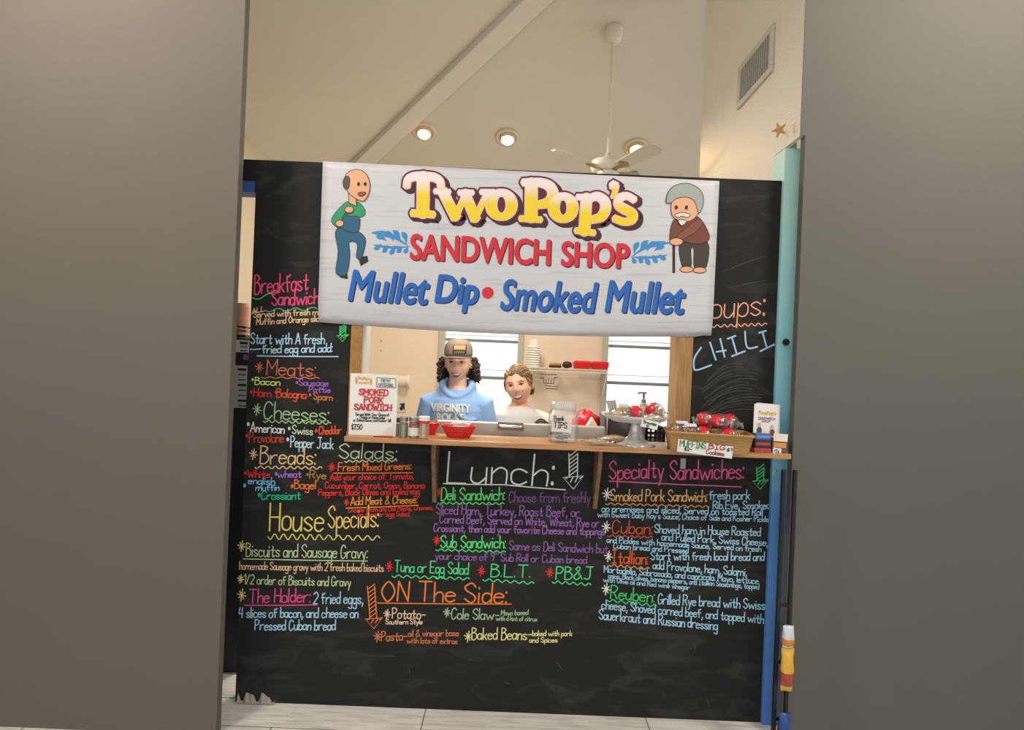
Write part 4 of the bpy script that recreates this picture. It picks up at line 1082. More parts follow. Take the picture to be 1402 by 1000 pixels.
for (x, y, c1, c2) in ((1039.5, 587, (70, 84, 96), (216, 170, 136)), (1057, 590, (120, 78, 56), (196, 178, 160))):
    m_ = MB(); disc(m_, x, y + 2.5, 3.6, lambda a, b: bpl(a, b, 1), 12, 0, 5); disc(m_, x, y - 5, 2.8, lambda a, b: bpl(a, b, 1.4), 12, 1, 3.2); m_.build('printed_figure', [mat('pr_%d' % c1[0], c1, .5), mat('pr_%d' % c2[0], c2, .5)], bro)
leaflet('brochure', 'second white brochure peeking out behind the upright shop brochure', ((1033.5, 597), (1067, 600.5), (1068.5, 554.5), (1036, 551.5)), LY + .012, .002, mat('brochure_paper', (232, 226, 226), .45, var=.01))
def booklet(nm, label, x0, x1, y0, y1, Y, d_, m, cat, edge=None):
    a, b_ = P(x0, y1, Y), P(x1, y0, Y)
    t = thing(nm, label, cat, ((a.x + b_.x) / 2, Y + d_ / 2, a.z))
    MB().span((a.x, Y, a.z), (b_.x, Y + d_, b_.z)).build('cover', m, t, bevel=.001)
    if edge:
        z = a.z + (b_.z - a.z) * .3
        MB().span((a.x + .002, Y - .0008, z), (b_.x - .002, Y, z + (b_.z - a.z) * .35)).build('cover_stripe', edge, t)
    return t
zc = CT
def stacked_box(nm, label, x0, x1, ytop, z0, Y, d_, m, cat, edge=None):
    a = P(x0, ytop, Y); b_ = P(x1, ytop, Y)
    t = thing(nm, label, cat, ((a.x + b_.x) / 2, Y + d_ / 2, z0))
    MB().span((a.x, Y, z0), (b_.x, Y + d_, a.z)).build('cover', m, t, bevel=.001)
    if edge: MB().span((a.x + .004, Y - .0008, z0 + (a.z - z0) * .35), (b_.x - .004, Y, z0 + (a.z - z0) * .7)).build('cover_stripe', edge, t)
    return a.z
z1 = stacked_box('cracker_box', 'low red patterned box at the bottom of the stack behind the wicker basket end', 1033, 1056, 614, CT + .0005, 2.465, .07, mat('red_pattern_box', (176, 84, 70), .5, var=.5, scale=110), 'box', M_rlab)
z2 = stacked_box('booklet', 'black booklet in the middle of the stack under the brochure', 1034, 1056, 602.5, z1 + .0005, 2.475, .055, mat('black_cover', (44, 44, 52), .4), 'booklet', mat('red_stripe', (186, 60, 60), .5))
z3 = stacked_box('booklet', 'blue booklet on top of the stack under the brochure', 1035, 1056, 594, z2 + .0005, 2.480, .05, mat('blue_cover', (70, 104, 168), .4), 'booklet', mat('pale_blue_stripe', (120, 150, 200), .5))
z4 = stacked_box('card_rack', 'brown card rack with cream and orange cards at the far right counter end', 1058, 1078, 600, CT + .0005, 2.490, .045, mat('brown_card_box', (120, 84, 60), .6, var=.4, scale=60), 'card rack', mat('orange_card', (222, 156, 84), .5))
cr_, cpl = leaflet('cream_card', 'cream card standing in the rack at the far right counter end', ((1059, 604), (1078, 605.5), (1079, 595), (1059.5, 593.5)), 2.486, .0015, mat('cream_card', (226, 216, 198), .5), 'card')
bd_, bpl2 = leaflet('drawing_card', 'small white card with a blue line drawing at the far right counter end', ((1057.5, 628), (1069, 629.5), (1070, 614.5), (1058.5, 613)), 2.466, .0012, mat('sketch_card', (216, 216, 222), .5), 'card')
m_ = MB(); disc(m_, 1063.5, 623, 2.6, lambda a, b: bpl2(a, b), 12, 0, 4.5); m_.build('drawing', mat('print_sky', (90, 140, 196), .5), bd_)
m_ = MB(); ribbon(m_, curve2([(1060, 618), (1063, 616), (1066, 619), (1065, 626)], 4)[0], .5, lambda a, b: bpl2(a, b, 1.6)); m_.build('drawing_line', M_ink, bd_)

# ================================================================ CEILING LAMPS, FAN, VENT
cn = Vector((0, -SL, -1)).normalized()
RC = Vector((0, 0, -1)).rotation_difference(cn).to_matrix()
def ceil_z(y): return ZE + SL * (YB - y)
def on_ceiling(px, py):
    u, v = uv(px, py); Y = (EAVE + SL * YB) / (-v / FOC + SL)
    return Vector((u * Y / FOC, Y, ceil_z(Y)))
M_ring = mat('lamp_ring', (206, 192, 168), .5)
for px, py, col, st, lb, pw in ((581, 180, (255, 214, 160), 9, 'recessed ceiling lamp with warm bulb, leftmost above the banner', 9), (695, 188, (255, 246, 230), 9, 'recessed ceiling lamp with white bulb above the middle of the banner', 8), (871, 201, (255, 196, 112), 9, 'recessed ceiling lamp with orange glow beside the ceiling fan', 11)):
    p = on_ceiling(px, py) + cn * .002
    t = thing('recessed_light', lb, 'ceiling light', p, 'recessed lamps over the kitchen')
    # profile measured along the ceiling normal (positive = down into the room)
    D = Matrix.Rotation(math.pi, 3, 'X')
    MB().lathe(p, [(.105, .0), (.105, .010), (.092, .016), (.074, .010), (.068, .002)], 36, RC @ D, cap=False).build('trim_ring', M_ring, t, smooth=True)
    MB().lathe(p, [(.072, .004), (.060, .03), (.056, .034)], 30, RC @ D, cap=False).build('eyeball', mat('lamp_eyeball', (206, 176, 136), .4), t, smooth=True)
    MB().ell(p + cn * .028, (.052, .052, .034), 24, 14, RC).build('bulb', glow_mat('bulb_%d' % px, col, st), t, smooth=True)
    spot_light('bulb_light', p + cn * .075, p + cn * 2, 150, pw, tuple(lin(col)[:3]), .05)

fp = on_ceiling(840, 42)
fan = thing('ceiling_fan', 'white ceiling fan hanging on a long rod from the sloped ceiling above the kitchen', 'ceiling fan', fp)
M_fan = mat('fan_white', (214, 206, 186), .4, var=.02)
MB().lathe(fp, [(.066, .03), (.068, -.01), (.06, -.06), (.036, -.085), (.016, -.09)], 28).build('canopy', M_fan, fan, smooth=True)
fz = P(836, 216, fp.y).z
fx = Vector((fp.x, fp.y, fz))
MB().tube([fp + Vector((0, 0, -.085)), fx], .013, 12).build('downrod', M_fan, fan)
MB().lathe(fx, [(.02, .03), (.026, .0), (.06, -.008), (.115, -.03), (.125, -.055), (.118, -.085), (.09, -.1), (.06, -.104)], 32).build('motor_housing', M_fan, fan, smooth=True)
MB().lathe(fx + Vector((0, 0, -.104)), [(.075, 0), (.08, -.02), (.06, -.05), (.05, -.08), (.02, -.085)], 28).build('switch_housing', M_fan, fan, smooth=True)
for k in range(5):
    a = math.radians(7 + 72 * k); R = Matrix.Rotation(a, 3, 'Z') @ Matrix.Rotation(math.radians(-13), 3, 'X')
    c0 = fx + Vector((0, 0, -.10))
    MB().slab([c0 + R @ Vector(p) for p in ((.16, -.05, 0), (.50, -.065, 0), (.535, -.04, 0), (.545, 0, 0), (.535, .04, 0), (.50, .065, 0), (.16, .05, 0))], R @ Vector((0, 0, .006))).build('blade', mat('fan_blade', (196, 190, 174), .4), fan)
    MB().slab([c0 + R @ Vector(p) for p in ((.06, -.015, -.002), (.12, -.012, -.002), (.2, -.04, -.002), (.23, 0, -.002), (.2, .04, -.002), (.12, .012, -.002), (.06, .015, -.002))], R @ Vector((0, 0, -.005))).build('blade_iron', mat('brass_iron', (150, 130, 96), .35, .7), fan)

# air vent on the right wall
def on_rwall(px, py):
    u, v = uv(px, py); Y = FOC * XR / u
    return Vector((XR, Y, EYE - v * Y / FOC))
vq = [on_rwall(*p) for p in ((1013.5, 92.7), (1062, 32), (1059, 98.4), (1011, 150.6))]
y0 = (vq[1].y + vq[2].y) / 2; y1 = (vq[0].y + vq[3].y) / 2; z1_ = (vq[0].z + vq[1].z) / 2; z0_ = (vq[2].z + vq[3].z) / 2
vt = thing('air_vent', 'pale metal air vent grille with upright slats high on the right wall', 'air vent', (XR, (y0 + y1) / 2, z0_))
M_vent = mat('vent_paint', (196, 190, 178), .45)
fr = MB(); b_ = .03
for a, c_ in (((y0, z0_), (y1, z0_ + b_)), ((y0, z1_ - b_), (y1, z1_)), ((y0, z0_ + b_), (y0 + b_, z1_ - b_)), ((y1 - b_, z0_ + b_), (y1, z1_ - b_))):
    fr.span((XR - .014, a[0], a[1]), (XR - .0005, c_[0], c_[1]))
fr.build('vent_frame', M_vent, vt, bevel=.003)
MB().span((XR - .003, y0 + b_, z0_ + b_), (XR - .0005, y1 - b_, z1_ - b_)).build('vent_backing', mat('vent_dark', (84, 78, 66), .8), vt)
n_ = 14
for k in range(n_):
    y = y0 + b_ + (k + .5) * (y1 - y0 - 2 * b_) / n_
    MB().box((XR - .008, y, (z0_ + z1_) / 2), (.008, .0035, z1_ - z0_ - 2 * b_), Matrix.Rotation(.3, 3, 'Z')).build('vent_slat', M_vent, vt)

# ================================================================ RIGHT EDGE: painted post, starfish, snack rack
def sea_mat():
    m = bpy.data.materials.new('painted_sea_mural'); m.use_nodes = True
    nt = m.node_tree; b = nt.nodes['Principled BSDF']; tc = nt.nodes.new('ShaderNodeTexCoord'); sp = nt.nodes.new('ShaderNodeSeparateXYZ')
    nt.links.new(tc.outputs['Object'], sp.inputs[0])
    nz = nt.nodes.new('ShaderNodeTexNoise'); nz.inputs['Scale'].default_value = 14; nt.links.new(tc.outputs['Object'], nz.inputs['Vector'])
    mm = nt.nodes.new('ShaderNodeMath'); mm.operation = 'MULTIPLY_ADD'; mm.inputs[1].default_value = .35; nt.links.new(nz.outputs['Fac'], mm.inputs[0]); nt.links.new(sp.outputs['Z'], mm.inputs[2])
    mr = nt.nodes.new('ShaderNodeMapRange'); mr.inputs[1].default_value = 0.2; mr.inputs[2].default_value = 2.7; nt.links.new(mm.outputs[0], mr.inputs[0])
    cr = nt.nodes.new('ShaderNodeValToRGB'); e = cr.color_ramp.elements
    e[0].position = 0; e[0].color = lin((84,  136,  214)); e[1].position = 1; e[1].color = lin((196,  236,  226))
    for p_, c_ in ((.38, (96,  152,  222)), (.47, (140,  206,  236)), (.7, (164,  228,  234)), (.9, (190,  236,  230))):
        q_ = e.new(p_); q_.color = lin(c_)
    nt.links.new(mr.outputs[0], cr.inputs[0]); nt.links.new(cr.outputs[0], b.inputs['Base Color']); b.inputs['Roughness'].default_value = .6
    return m
struct(MB().span((1.172, BY - .018, 0), (1.262, BY + .1, 2.56)).build('trim_6', sea_mat(), origin=(1.2, BY, 0)))
sp_ = P(1067, 178, BY - .03)
sf_ = MB(); pts = []
for k in range(10):
    a = math.pi / 2 + math.pi * k / 5 + .35; r = .05 if k % 2 == 0 else .016
    pts.append(sp_ + Vector((r * .8 * math.cos(a), -.4 * r * math.cos(a), r * math.sin(a))))
f0 = sp_ + Vector((0, -.012, 0)); b0_ = sp_ + Vector((0, .012, 0))
sf_.add(pts + [f0, b0_], [(k, (k + 1) % 10, 10) for k in range(10)] + [((k + 1) % 10, k, 11) for k in range(10)])
tag(sf_.build('starfish', mat('starfish_tan', (196, 152, 92), .8, var=.2, scale=60, bump=.5), smoothit=0, bevel=.003), 'tan dried starfish fixed above the blue painted post at the right', 'starfish')
kn = P(1073.5, 469, BY - .03)
tag(MB().lathe(kn, [(.008, 0), (.012, .01), (.016, .02), (.012, .028)], 16, Matrix.Rotation(math.pi / 2, 3, 'X')).build('coat_hook', mat('black_iron', (34, 32, 32), .4)), 'small black knob hook on the blue painted post', 'hook')
sc_ = P(1062, 645, BY - .019)
tag(MB().lathe(sc_, [(.007, 0), (.007, .003), (.003, .005)], 12, Matrix.Rotation(math.pi / 2, 3, 'X')).build('screw', mat('steel_screw', (190, 190, 190), .3, .9)), 'silver screw head on the blue painted post under the counter', 'screw')
# slim black wire rack with snack bags
RYk = 2.38
rk = thing('snack_rack', 'slim black metal snack rack at the right edge below the counter', 'rack', (P(1072, 990, RYk).x, RYk, 0))
M_blk = mat('black_rack_metal', (38, 38, 40), .45, .3)
xr0 = P(1065, 820, RYk).x; xr1 = xr0 + .034
for x in (xr0, xr1 + .012):
    MB().span((x, RYk, 0.02), (x + .013, RYk + .016, CT - .055)).build('upright', M_blk, rk)
MB().box((xr0 + .04, RYk - .015, .012), (.012, .12, .018), Matrix.Rotation(.5, 3, 'Z')).build('foot', M_blk, rk)
MB().span((xr0, RYk - .01, 0), (xr0 + .07, RYk + .02, .02)).build('base_bar', M_blk, rk)
for z in (.16, .39, .62): MB().span((xr0 + .013, RYk + .002, z), (xr1 + .012, RYk + .012, z + .012)).build('cross_bar', M_blk, rk)
def chip_bag(label, c, w_, h, m, m2, seed):
    t = thing('snack_bag', label, 'snack bag', Vector(c) - Vector((0, 0, h)), 'snack bags on the rack')
    def rings(z0, z1, n, g=1.0):
        out = []
        for j in range(n):
            z = z0 + (z1 - z0) * j / (n - 1); f = max(0.05, 1 - abs(z / h) ** 3)
            out.append([Vector(c) + Vector((g * w_ * (1 + .04 * math.sin(z * 90 + seed)) * math.cos(a), g * ((.020 * f + .002) * math.sin(a) + .002 * math.sin(3 * a + z * 60)), z)) for a in [2 * math.pi * i / 24 for i in range(24)]])
        return out
    MB().loft(rings(h, -h, 16)).build('bag_film', m, t, smooth=True)
    MB().loft(rings(-h * .1, -h * .72, 10, 1.03)).build('bag_print', m2, t, smooth=True)
    return t
xb = (xr0 + xr1) / 2 + .014
chip_bag('white and orange snack bag at the top of the black rack', (xb + .004, RYk - .026, P(1072, 868, RYk).z), .022, .045, mat('snack_white', (214, 222, 228), .3, var=.2, scale=40), mat('snack_orange', (224, 140, 60), .3, var=.3, scale=60), 3)
chip_bag('yellow and red snack bag in the middle of the black rack', (xb + .004, RYk - .028, P(1072, 912, RYk).z), .024, .085, mat('snack_yellow', (232, 184, 70), .3, var=.2, scale=30), mat('snack_red', (176, 76, 64), .3, var=.5, scale=90), 1)
chip_bag('blue snack bag at the bottom of the rack near the floor', (xb + .004, RYk - .026, .15), .022, .06, mat('snack_blue', (44, 78, 150), .3, var=.2, scale=40), mat('snack_navy', (34, 52, 104), .3), 2)

# ================================================================ KITCHEN BEHIND THE COUNTER
CY = 2.745
ca, cb = P(597, 590, CY).x, P(829, 590, CY).x
ctop = P(700, 580, CY).z
M_st = mat('brushed_grey_steel', (172, 166, 156), .42, .25, var=.04, scale=20)
pc = thing('prep_cooler', 'low grey steel prep cooler with a silver handle, standing behind the counter', 'cooler', ((ca + cb) / 2, CY + .2, 0))
MB().span((ca, CY + .03, .08), (cb, CY + .36, ctop - .088)).build('cabinet_body', M_st, pc, bevel=.006)
MB().span((ca, CY, ctop - .087), (cb, CY + .045, ctop)).build('front_panel', M_st, pc, bevel=.006)
hx0, hx1 = P(683.5, 584, CY).x, P(715, 584, CY).x; hz = P(699, 584, CY).z
hd = MB(); hd.tube([(hx0, CY, hz), (hx0, CY - .022, hz), (hx0 + .008, CY - .028, hz), (hx1 - .008, CY - .028, hz), (hx1, CY - .022, hz), (hx1, CY, hz)], .0085, 10)
hd.build('handle', mat('chrome', (196, 192, 186), .2, .95), pc, smooth=True)['label'] = 'silver bar handle'
MB().span((hx0 - .006, CY - .003, hz - .02), (hx1 + .006, CY + .0, hz + .018)).build('handle_plate', mat('handle_recess', (120, 112, 100), .4, .6), pc)
for x in (ca + .04, cb - .04):
    for y in (CY + .06, CY + .36): MB().lathe((x, y, 0), [(.02, 0), (.02, .08)], 12).build('foot', mat('black_rubber', (32, 32, 32), .6), pc)
# things on the cooler lid
def heap(c, s, seed, k=.3): 
    return MB().ell(c, s, 28, 16, None, 0, lambda p, d: Vector((p.x, p.y, max(-s[2] * .98, p.z))) * (1 + k * mnoise.noise(d * 1.8 + Vector((seed, 0, 0))) + .09 * mnoise.noise(d * 5 + Vector((0, seed, 0)))))
rb = P(802, 584, CY + .2); rb.z = ctop - .087 + .075
tag(heap(rb, (.07, .075, .074), 4, .15).build('bread_bag', mat('red_bread_film', (206, 22, 40), .25, var=.1), smooth=True), 'shiny red plastic bread bag lying on the grey cooler behind the tip jar', 'bag')
sw = P(811, 584, CY + .06); sw.z = ctop - .087
tag(MB().loft([[sw + Vector(p) for p in ((-.075, 0, 0), (.08, 0, 0), (0, 0, .125))], [sw + Vector(p) for p in ((-.075, .05, 0), (.08, .05, 0), (0, .05, .125))]]).build('sandwich_half', mat('white_bread', (226, 206, 186), .8, var=.1, scale=60, bump=.3), bevel=.004), 'pale triangular sandwich half in front of the red bread bag', 'sandwich')

# black countertop oven and milk crate on a kitchen table
tx0, tx1 = P(829, 590, 2.95).x, P(925, 590, 2.95).x
tb_ = thing('kitchen_table', 'steel kitchen table behind the right half of the counter', 'table', ((tx0 + tx1) / 2, 3.05, 0))
TZ = CT - .03
MB().span((tx0, 2.80, TZ - .04), (tx1, 3.25, TZ)).build('tabletop', M_st, tb_)
for x in (tx0 + .02, tx1 - .06):
    for y in (2.82, 3.19): MB().span((x, y, 0), (x + .04, y + .04, TZ - .04)).build('leg', M_st, tb_)
ox0, ox1 = P(830, 590, 2.85).x, P(866, 590, 2.85).x; oz = P(848, 571, 2.85).z
ov = thing('toaster_oven', 'black toaster oven standing behind the cake stand', 'oven', ((ox0 + ox1) / 2, 2.97, TZ))
MB().span((ox0, 2.85, TZ), (ox1, 3.1, oz)).build('oven_body', mat('black_enamel', (34, 33, 33), .4), ov, bevel=.004)
MB().span((ox0 + .012, 2.842, TZ + .03), (ox1 - .012, 2.85, oz - .02)).build('oven_door', mat('smoked_glass', (62, 54, 48), .15), ov, bevel=.003)
MB().span((ox0, 2.846, TZ), (ox0 + .006, 2.85, oz)).build('steel_edge', mat('chrome', (196, 192, 186), .2, .95), ov)
MB().span((ox0 - .004, 2.84, oz), (ox1 + .05, 3.0, oz + .012)).build('oven_top', mat('pale_enamel', (206, 200, 192), .4), ov)
gx0, gx1 = P(884, 590, 2.9).x, P(911, 590, 2.9).x; gz = P(896, 585, 2.9).z
mc = thing('milk_crate', 'black plastic milk crate behind the price card of the cake stand', 'crate', ((gx0 + gx1) / 2, 3.0, TZ))
M_bp = mat('black_plastic', (36, 35, 35), .45)
for y in (2.9, 3.08):
    for k in range(5): 
        x = gx0 + (gx1 - gx0 - .008) * k / 4; MB().span((x, y, TZ), (x + .008, y + .008, gz)).build('crate_bar', M_bp, mc)
    for k in range(4):
        z = TZ + (gz - TZ - .008) * k / 3; MB().span((gx0, y, z), (gx1, y + .008, z + .008)).build('crate_slat', M_bp, mc)
for x in (gx0, gx1 - .008): MB().span((x, 2.9, TZ), (x + .008, 3.088, gz)).build('crate_side', M_bp, mc)
MB().span((gx0, 2.9, TZ), (gx1, 3.088, TZ + .006)).build('crate_bottom', M_bp, mc)
# soap pump and paper holder in front of the window
sq = P(880.5, 566, 3.1); sq.z = TZ
so = thing('pump_bottle', 'white pump bottle in front of the right kitchen window', 'bottle', sq)
ztop = P(880.5, 537, 3.1).z
MB().lathe(sq, [(.028, 0), (.03, .01), (.03, ztop - TZ - .09), (.022, ztop - TZ - .07), (.012, ztop - TZ - .055)], 24).build('bottle', mat('milky_plastic', (196, 188, 180), .4), so, smooth=True)
MB().lathe(sq + Vector((0, 0, ztop - TZ - .055)), [(.013, 0), (.013, .015), (.006, .018), (.006, .045), (.016, .047), (.016, .055)], 16).build('pump_head', mat('grey_plastic', (150, 146, 140), .4), so)
MB().tube([sq + Vector((0, 0, ztop - TZ - .004)), sq + Vector((-.028, -.01, ztop - TZ - .004)), sq + Vector((-.032, -.012, ztop - TZ - .012))], .005, 8).build('spout', mat('grey_plastic', (150, 146, 140), .4), so)
ck = P(837, 558, 2.98)
cl_ = thing('clipboard', 'grey clipboard sheet leaning before the right kitchen window', 'clipboard', (ck.x, 3.0, oz + .012))
pz = oz + .0125
MB().slab([Vector((P(833, 566, 2.98).x, 2.96, pz)), Vector((P(845, 566, 2.98).x, 2.96, pz)), P(843, 548, 3.0), P(830, 549, 3.0)], (0, .004, 0)).build('board', mat('grey_sheet', (150, 142, 138), .6), cl_)

# ---------------------------------------------------------------- back wall: shelf and what stands on it
WY = YB - .30
sx0, sx1 = P(722, 506, WY).x, P(833, 509, WY).x; sz = P(776, 505.5, WY).z
sh_ = thing('wire_shelf', 'white wire shelf fixed to the back wall between the two kitchen windows', 'shelf', ((sx0 + sx1) / 2, YB - .15, sz))
M_wire = mat('white_wire', (214, 204, 190), .4)
for y in (WY, WY + .1, WY + .2, YB - .01): MB().tube([(sx0, y, sz), (sx1, y, sz)], .005, 6).build('long_wire', M_wire, sh_)
MB().tube([(sx0, WY - .004, sz - .028), (sx1, WY - .004, sz - .028)], .005, 6).build('front_lip_wire', M_wire, sh_)
for k in range(34):
    x = sx0 + (sx1 - sx0) * k / 33
    MB().tube([(x, WY - .004, sz - .028), (x, WY - .002, sz + .004), (x, YB - .01, sz + .004)], .003, 5).build('cross_wire', M_wire, sh_)
for x in (sx0 + .02, sx1 - .008): MB().tube([(x, WY + .02, sz - .006), (x, YB - .012, sz - .26)], .006, 6).build('brace', M_wire, sh_)
SZ = sz + .0075
def shelf_thing(px): q = P(px, 505, WY + .1); q.z = SZ; return q
q = shelf_thing(729.5); h_ = P(729, 471.5, q.y).z - SZ
cu_ = thing('cup_stack', 'tall stack of white foam cups upside down on the wire shelf', 'cups', q)
for k in range(9):
    z0 = h_ * k / 9.6
    MB().lathe(q + Vector((0, 0, z0)), [(.066 - .0012 * k, 0), (.068 - .0012 * k, .006), (.062 - .0012 * k, .012), (.054 - .0008 * k, h_ / 9.6 + .06 if k == 8 else h_ / 9.6 - .001)][: 4], 28).build('cup', mat('white_foam', (228, 222, 208), .6), cu_, smooth=False)
q = shelf_thing(760); tr = thing('muffin_tray', 'brown tray of baked goods on the wire shelf next to the cups', 'tray', q)
MB().lathe(q, [(.05, 0), (.058, .02), (.054, .02), (.048, .006)], 28, sx=1.15).build('tray', mat('dark_tray', (64, 46, 34), .5), tr)
for k in range(4): MB().ell(q + Vector((-.036 + .024 * k, 0, .03)), (.022, .03, .02), 14, 10).build('baked_top', mat('yellow_crust', (176, 134, 62), .8, var=.4, scale=60), tr, smooth=True)
q = shelf_thing(776.5); tag(heap(q + Vector((0, 0, .034)), (.048, .05, .034), 9, .2).build('chocolate_loaf', mat('dark_loaf', (70, 40, 30), .6, var=.6, scale=50, bump=.6), smooth=True), 'dark chocolate loaf between the brown tray and the red tubs', 'loaf')
for px, lb in ((796.5, 'red plastic tub on the wire shelf, left of the two'), (820.5, 'red plastic tub at the right end of the wire shelf')):
    q = shelf_thing(px); t = thing('plastic_tub', lb, 'tub', q, 'red tubs on the wire shelf')
    w_ = .083
    def rr(z, w2, d2): return [q + Vector((x, y, z)) for x, y in ((-w2, -d2), (w2, -d2), (w2, d2), (-w2, d2))]
    MB().loft([rr(0, w_ * .9, .06), rr(.05, w_, .07)]).build('tub', M_redp, t, bevel=.004)
    MB().loft([rr(.051, w_ * 1.03, .073), rr(.064, w_ * 1.03, .073), rr(.078, w_ * .86, .06)]).build('tub_lid', mat('bright_red_lid', (222, 26, 44), .3), t, bevel=.004)
# drawing taped below the shelf
a, b_, c_, d_ = (P(x, y, YB - .004) for x, y in ((737, 533), (767, 535), (767, 512), (738, 511)))
po = thing('poster', 'taped paper drawing of a cooking pot on the back wall below the wire shelf', 'poster', (a + b_) / 2)
MB().slab([a, b_, c_, d_], (0, .002, 0)).build('paper', mat('peach_paper', (224, 204, 178), .7), po)
m_ = MB(); pp_ = lambda x, y: P(x, y, YB - .0052)
for st in ([(740, 513), (763, 513.5)], [(744, 517), (744, 517), (744.5, 525), (744.5, 525), (758, 525.5), (758, 525.5), (758.5, 517.5)], [(744, 517), (740, 519)], [(758.5, 518), (763, 517)], [(747, 519), (748, 524)], [(751, 518), (751, 524)], [(755, 518.5), (754, 524.5)], [(746, 528), (764, 530)], [(747, 532), (763, 533)]):
    ribbon(m_, st, .5, pp_)
m_.build('ink_drawing', mat('grey_brown_ink', (96, 82, 72), .7), po)
# left part of the back wall: paper towel holder, framed print, nail marks
q = P(552, 521.5, YB - .07)
pt_ = thing('paper_towel_holder', 'cream paper towel roll on a wall holder left of the man', 'paper towel', q)
MB().lathe(q + Vector((-.06, 0, 0)), [(.046, 0), (.05, .004), (.05, .105), (.046, .108)], 26, Matrix.Rotation(math.pi / 2, 3, 'Y')).build('paper_roll', mat('cream_paper', (228, 212, 186), .8), pt_)
MB().lathe(q + Vector((.048, 0, 0)), [(.058, 0), (.058, .014), (.02, .018)], 26, Matrix.Rotation(math.pi / 2, 3, 'Y')).build('end_disc', M_white, pt_)
MB().span((q.x + .05, q.y - .006, q.z - .012), (q.x + .062, YB - .001, q.z + .012)).build('arm', M_white, pt_)
a, b_ = P(543, 564, YB - .012), P(555.5, 550, YB - .012)
fr_ = thing('framed_print', 'small black and white print on the back wall above the jars', 'picture', (.5 * (a.x + b_.x), a.y, a.z))
MB().span((a.x, YB - .012, a.z), (b_.x, YB - .001, b_.z)).build('frame', mat('pale_frame', (206, 198, 186), .5), fr_)
m_ = MB(); pf = lambda x, y: P(x, y, YB - .013)
poly(m_, [(547, 553), (554, 552), (554, 563), (551, 558)], pf); disc(m_, 549.5, 559.5, 2.4, pf, 12, 0, 3); m_.build('print', M_ink, fr_)
for px, py in ((522, 467), (522, 480.5)):
    tag(MB().lathe(P(px, py, YB - .004), [(.006, 0), (.006, .003)], 10, Matrix.Rotation(math.pi / 2, 3, 'X')).build('wall_screw', mat('dark_screw', (60, 50, 44), .6)), ('upper' if py < 470 else 'lower') + ' dark screw in the back wall left of the window', 'screw', 'screws in the back wall')

# ---------------------------------------------------------------- behind the doorway at the left
FY = 2.86
fx0, fx1 = XL + .02, P(340.5, 520, FY).x
ftop = P(335, 463, FY).z
rf = thing('black_cabinet', 'tall black cabinet with notices taped on it behind the left doorway', 'cabinet', ((fx0 + fx1) / 2, FY + .3, 0))
M_bc = mat('black_cabinet_paint', (40, 42, 48), .4)
MB().span((fx0, FY + .015, 0), (fx1, FY + .5, ftop)).build('cabinet_body', M_bc, rf, bevel=.004)
MB().span((fx0, FY, .1), (fx1, FY + .012, ftop - .01)).build('door', M_bc, rf, bevel=.004)
def note(label, x0, x1, y0, y1, m, lines=0):
    a, b_ = P(x0, y1, FY - .0035), P(x1, y0, FY - .0035)
    t = thing('notice', label, 'notice', ((a.x + b_.x) / 2, FY - .003, a.z))
    MB().span((a.x, FY - .003, a.z), (b_.x, FY - .001, b_.z)).build('sheet', m, t)
    if lines:
        m_ = MB(); 
        for k in range(lines):
            y = y0 + (k + .7) * (y1 - y0) / lines
            ribbon(m_, [(x1 - 12, y), (x1 - 2.5, y + .3)], .7 if k % 3 else 1.6, lambda x, y: P(x, y, FY - .0045))
        m_.build('printing', M_ink, t)
    return t
note('upper white notice taped to the black cabinet', 318, 341, 466, 482, M_paper, 3)
note('purple sticker on the black cabinet between two white notices', 333, 341.5, 486, 493, mat('purple_note', (150, 110, 176), .5))
note('long white notice with printed pictures on the black cabinet', 314, 338.5, 501, 558, mat('pale_notice', (206, 208, 204), .5), 8)
bz0 = ftop
q = P(331, 448, FY + .25); q.z = ftop + .001
hs_ = P(331, 416, FY + .25).z - ftop
tag(MB().lathe(q, [(.035, 0), (.038, .01), (.038, hs_ - .02), (.032, hs_), (.01, hs_)], 20).build('paper_bag', mat('salmon_paper', (206, 150, 124), .8, var=.15, scale=30), smooth=False), 'salmon coloured roll standing on the black cabinet', 'roll')
q2 = P(337, 455, FY + .1); q2.z = ftop + .02
for k in range(3):
    R = Matrix.Rotation(.05 * k, 3, 'Y')
    tag(MB().box(q2 + Vector((-.03, 0, .019 * k - .009 * (k == 0))), (.11, .12, .010), R).build('magazine', mat('magazine_%d' % k, ((40, 38, 40), (120, 116, 110), (60, 56, 54))[k], .5)), ('dark magazine at the bottom of the pile on the black cabinet', 'grey magazine in the middle of the pile on the black cabinet', 'tilted dark magazine topping the pile on the black cabinet')[k], 'magazine')

from mathutils.bvhtree import BVHTree
def drape(mb, off, roots=None):
    """-> place(px, py) that lays a mark on the front of the surface in mb"""
    bv = BVHTree.FromPolygons([tuple(v) for v in mb.v], [tuple(f) for f in mb.f])
    o_ = Vector((0, 0, EYE))
    def place(px, py, k=0):
        u, v = uv(px, py); d_ = Vector((u / FOC, 1, -v / FOC)).normalized()
        h_ = bv.ray_cast(o_, d_)
        q = h_[0] if h_[0] is not None else o_ + d_ * 3.2
        return q - d_ * (off + .001 * k)
    return place

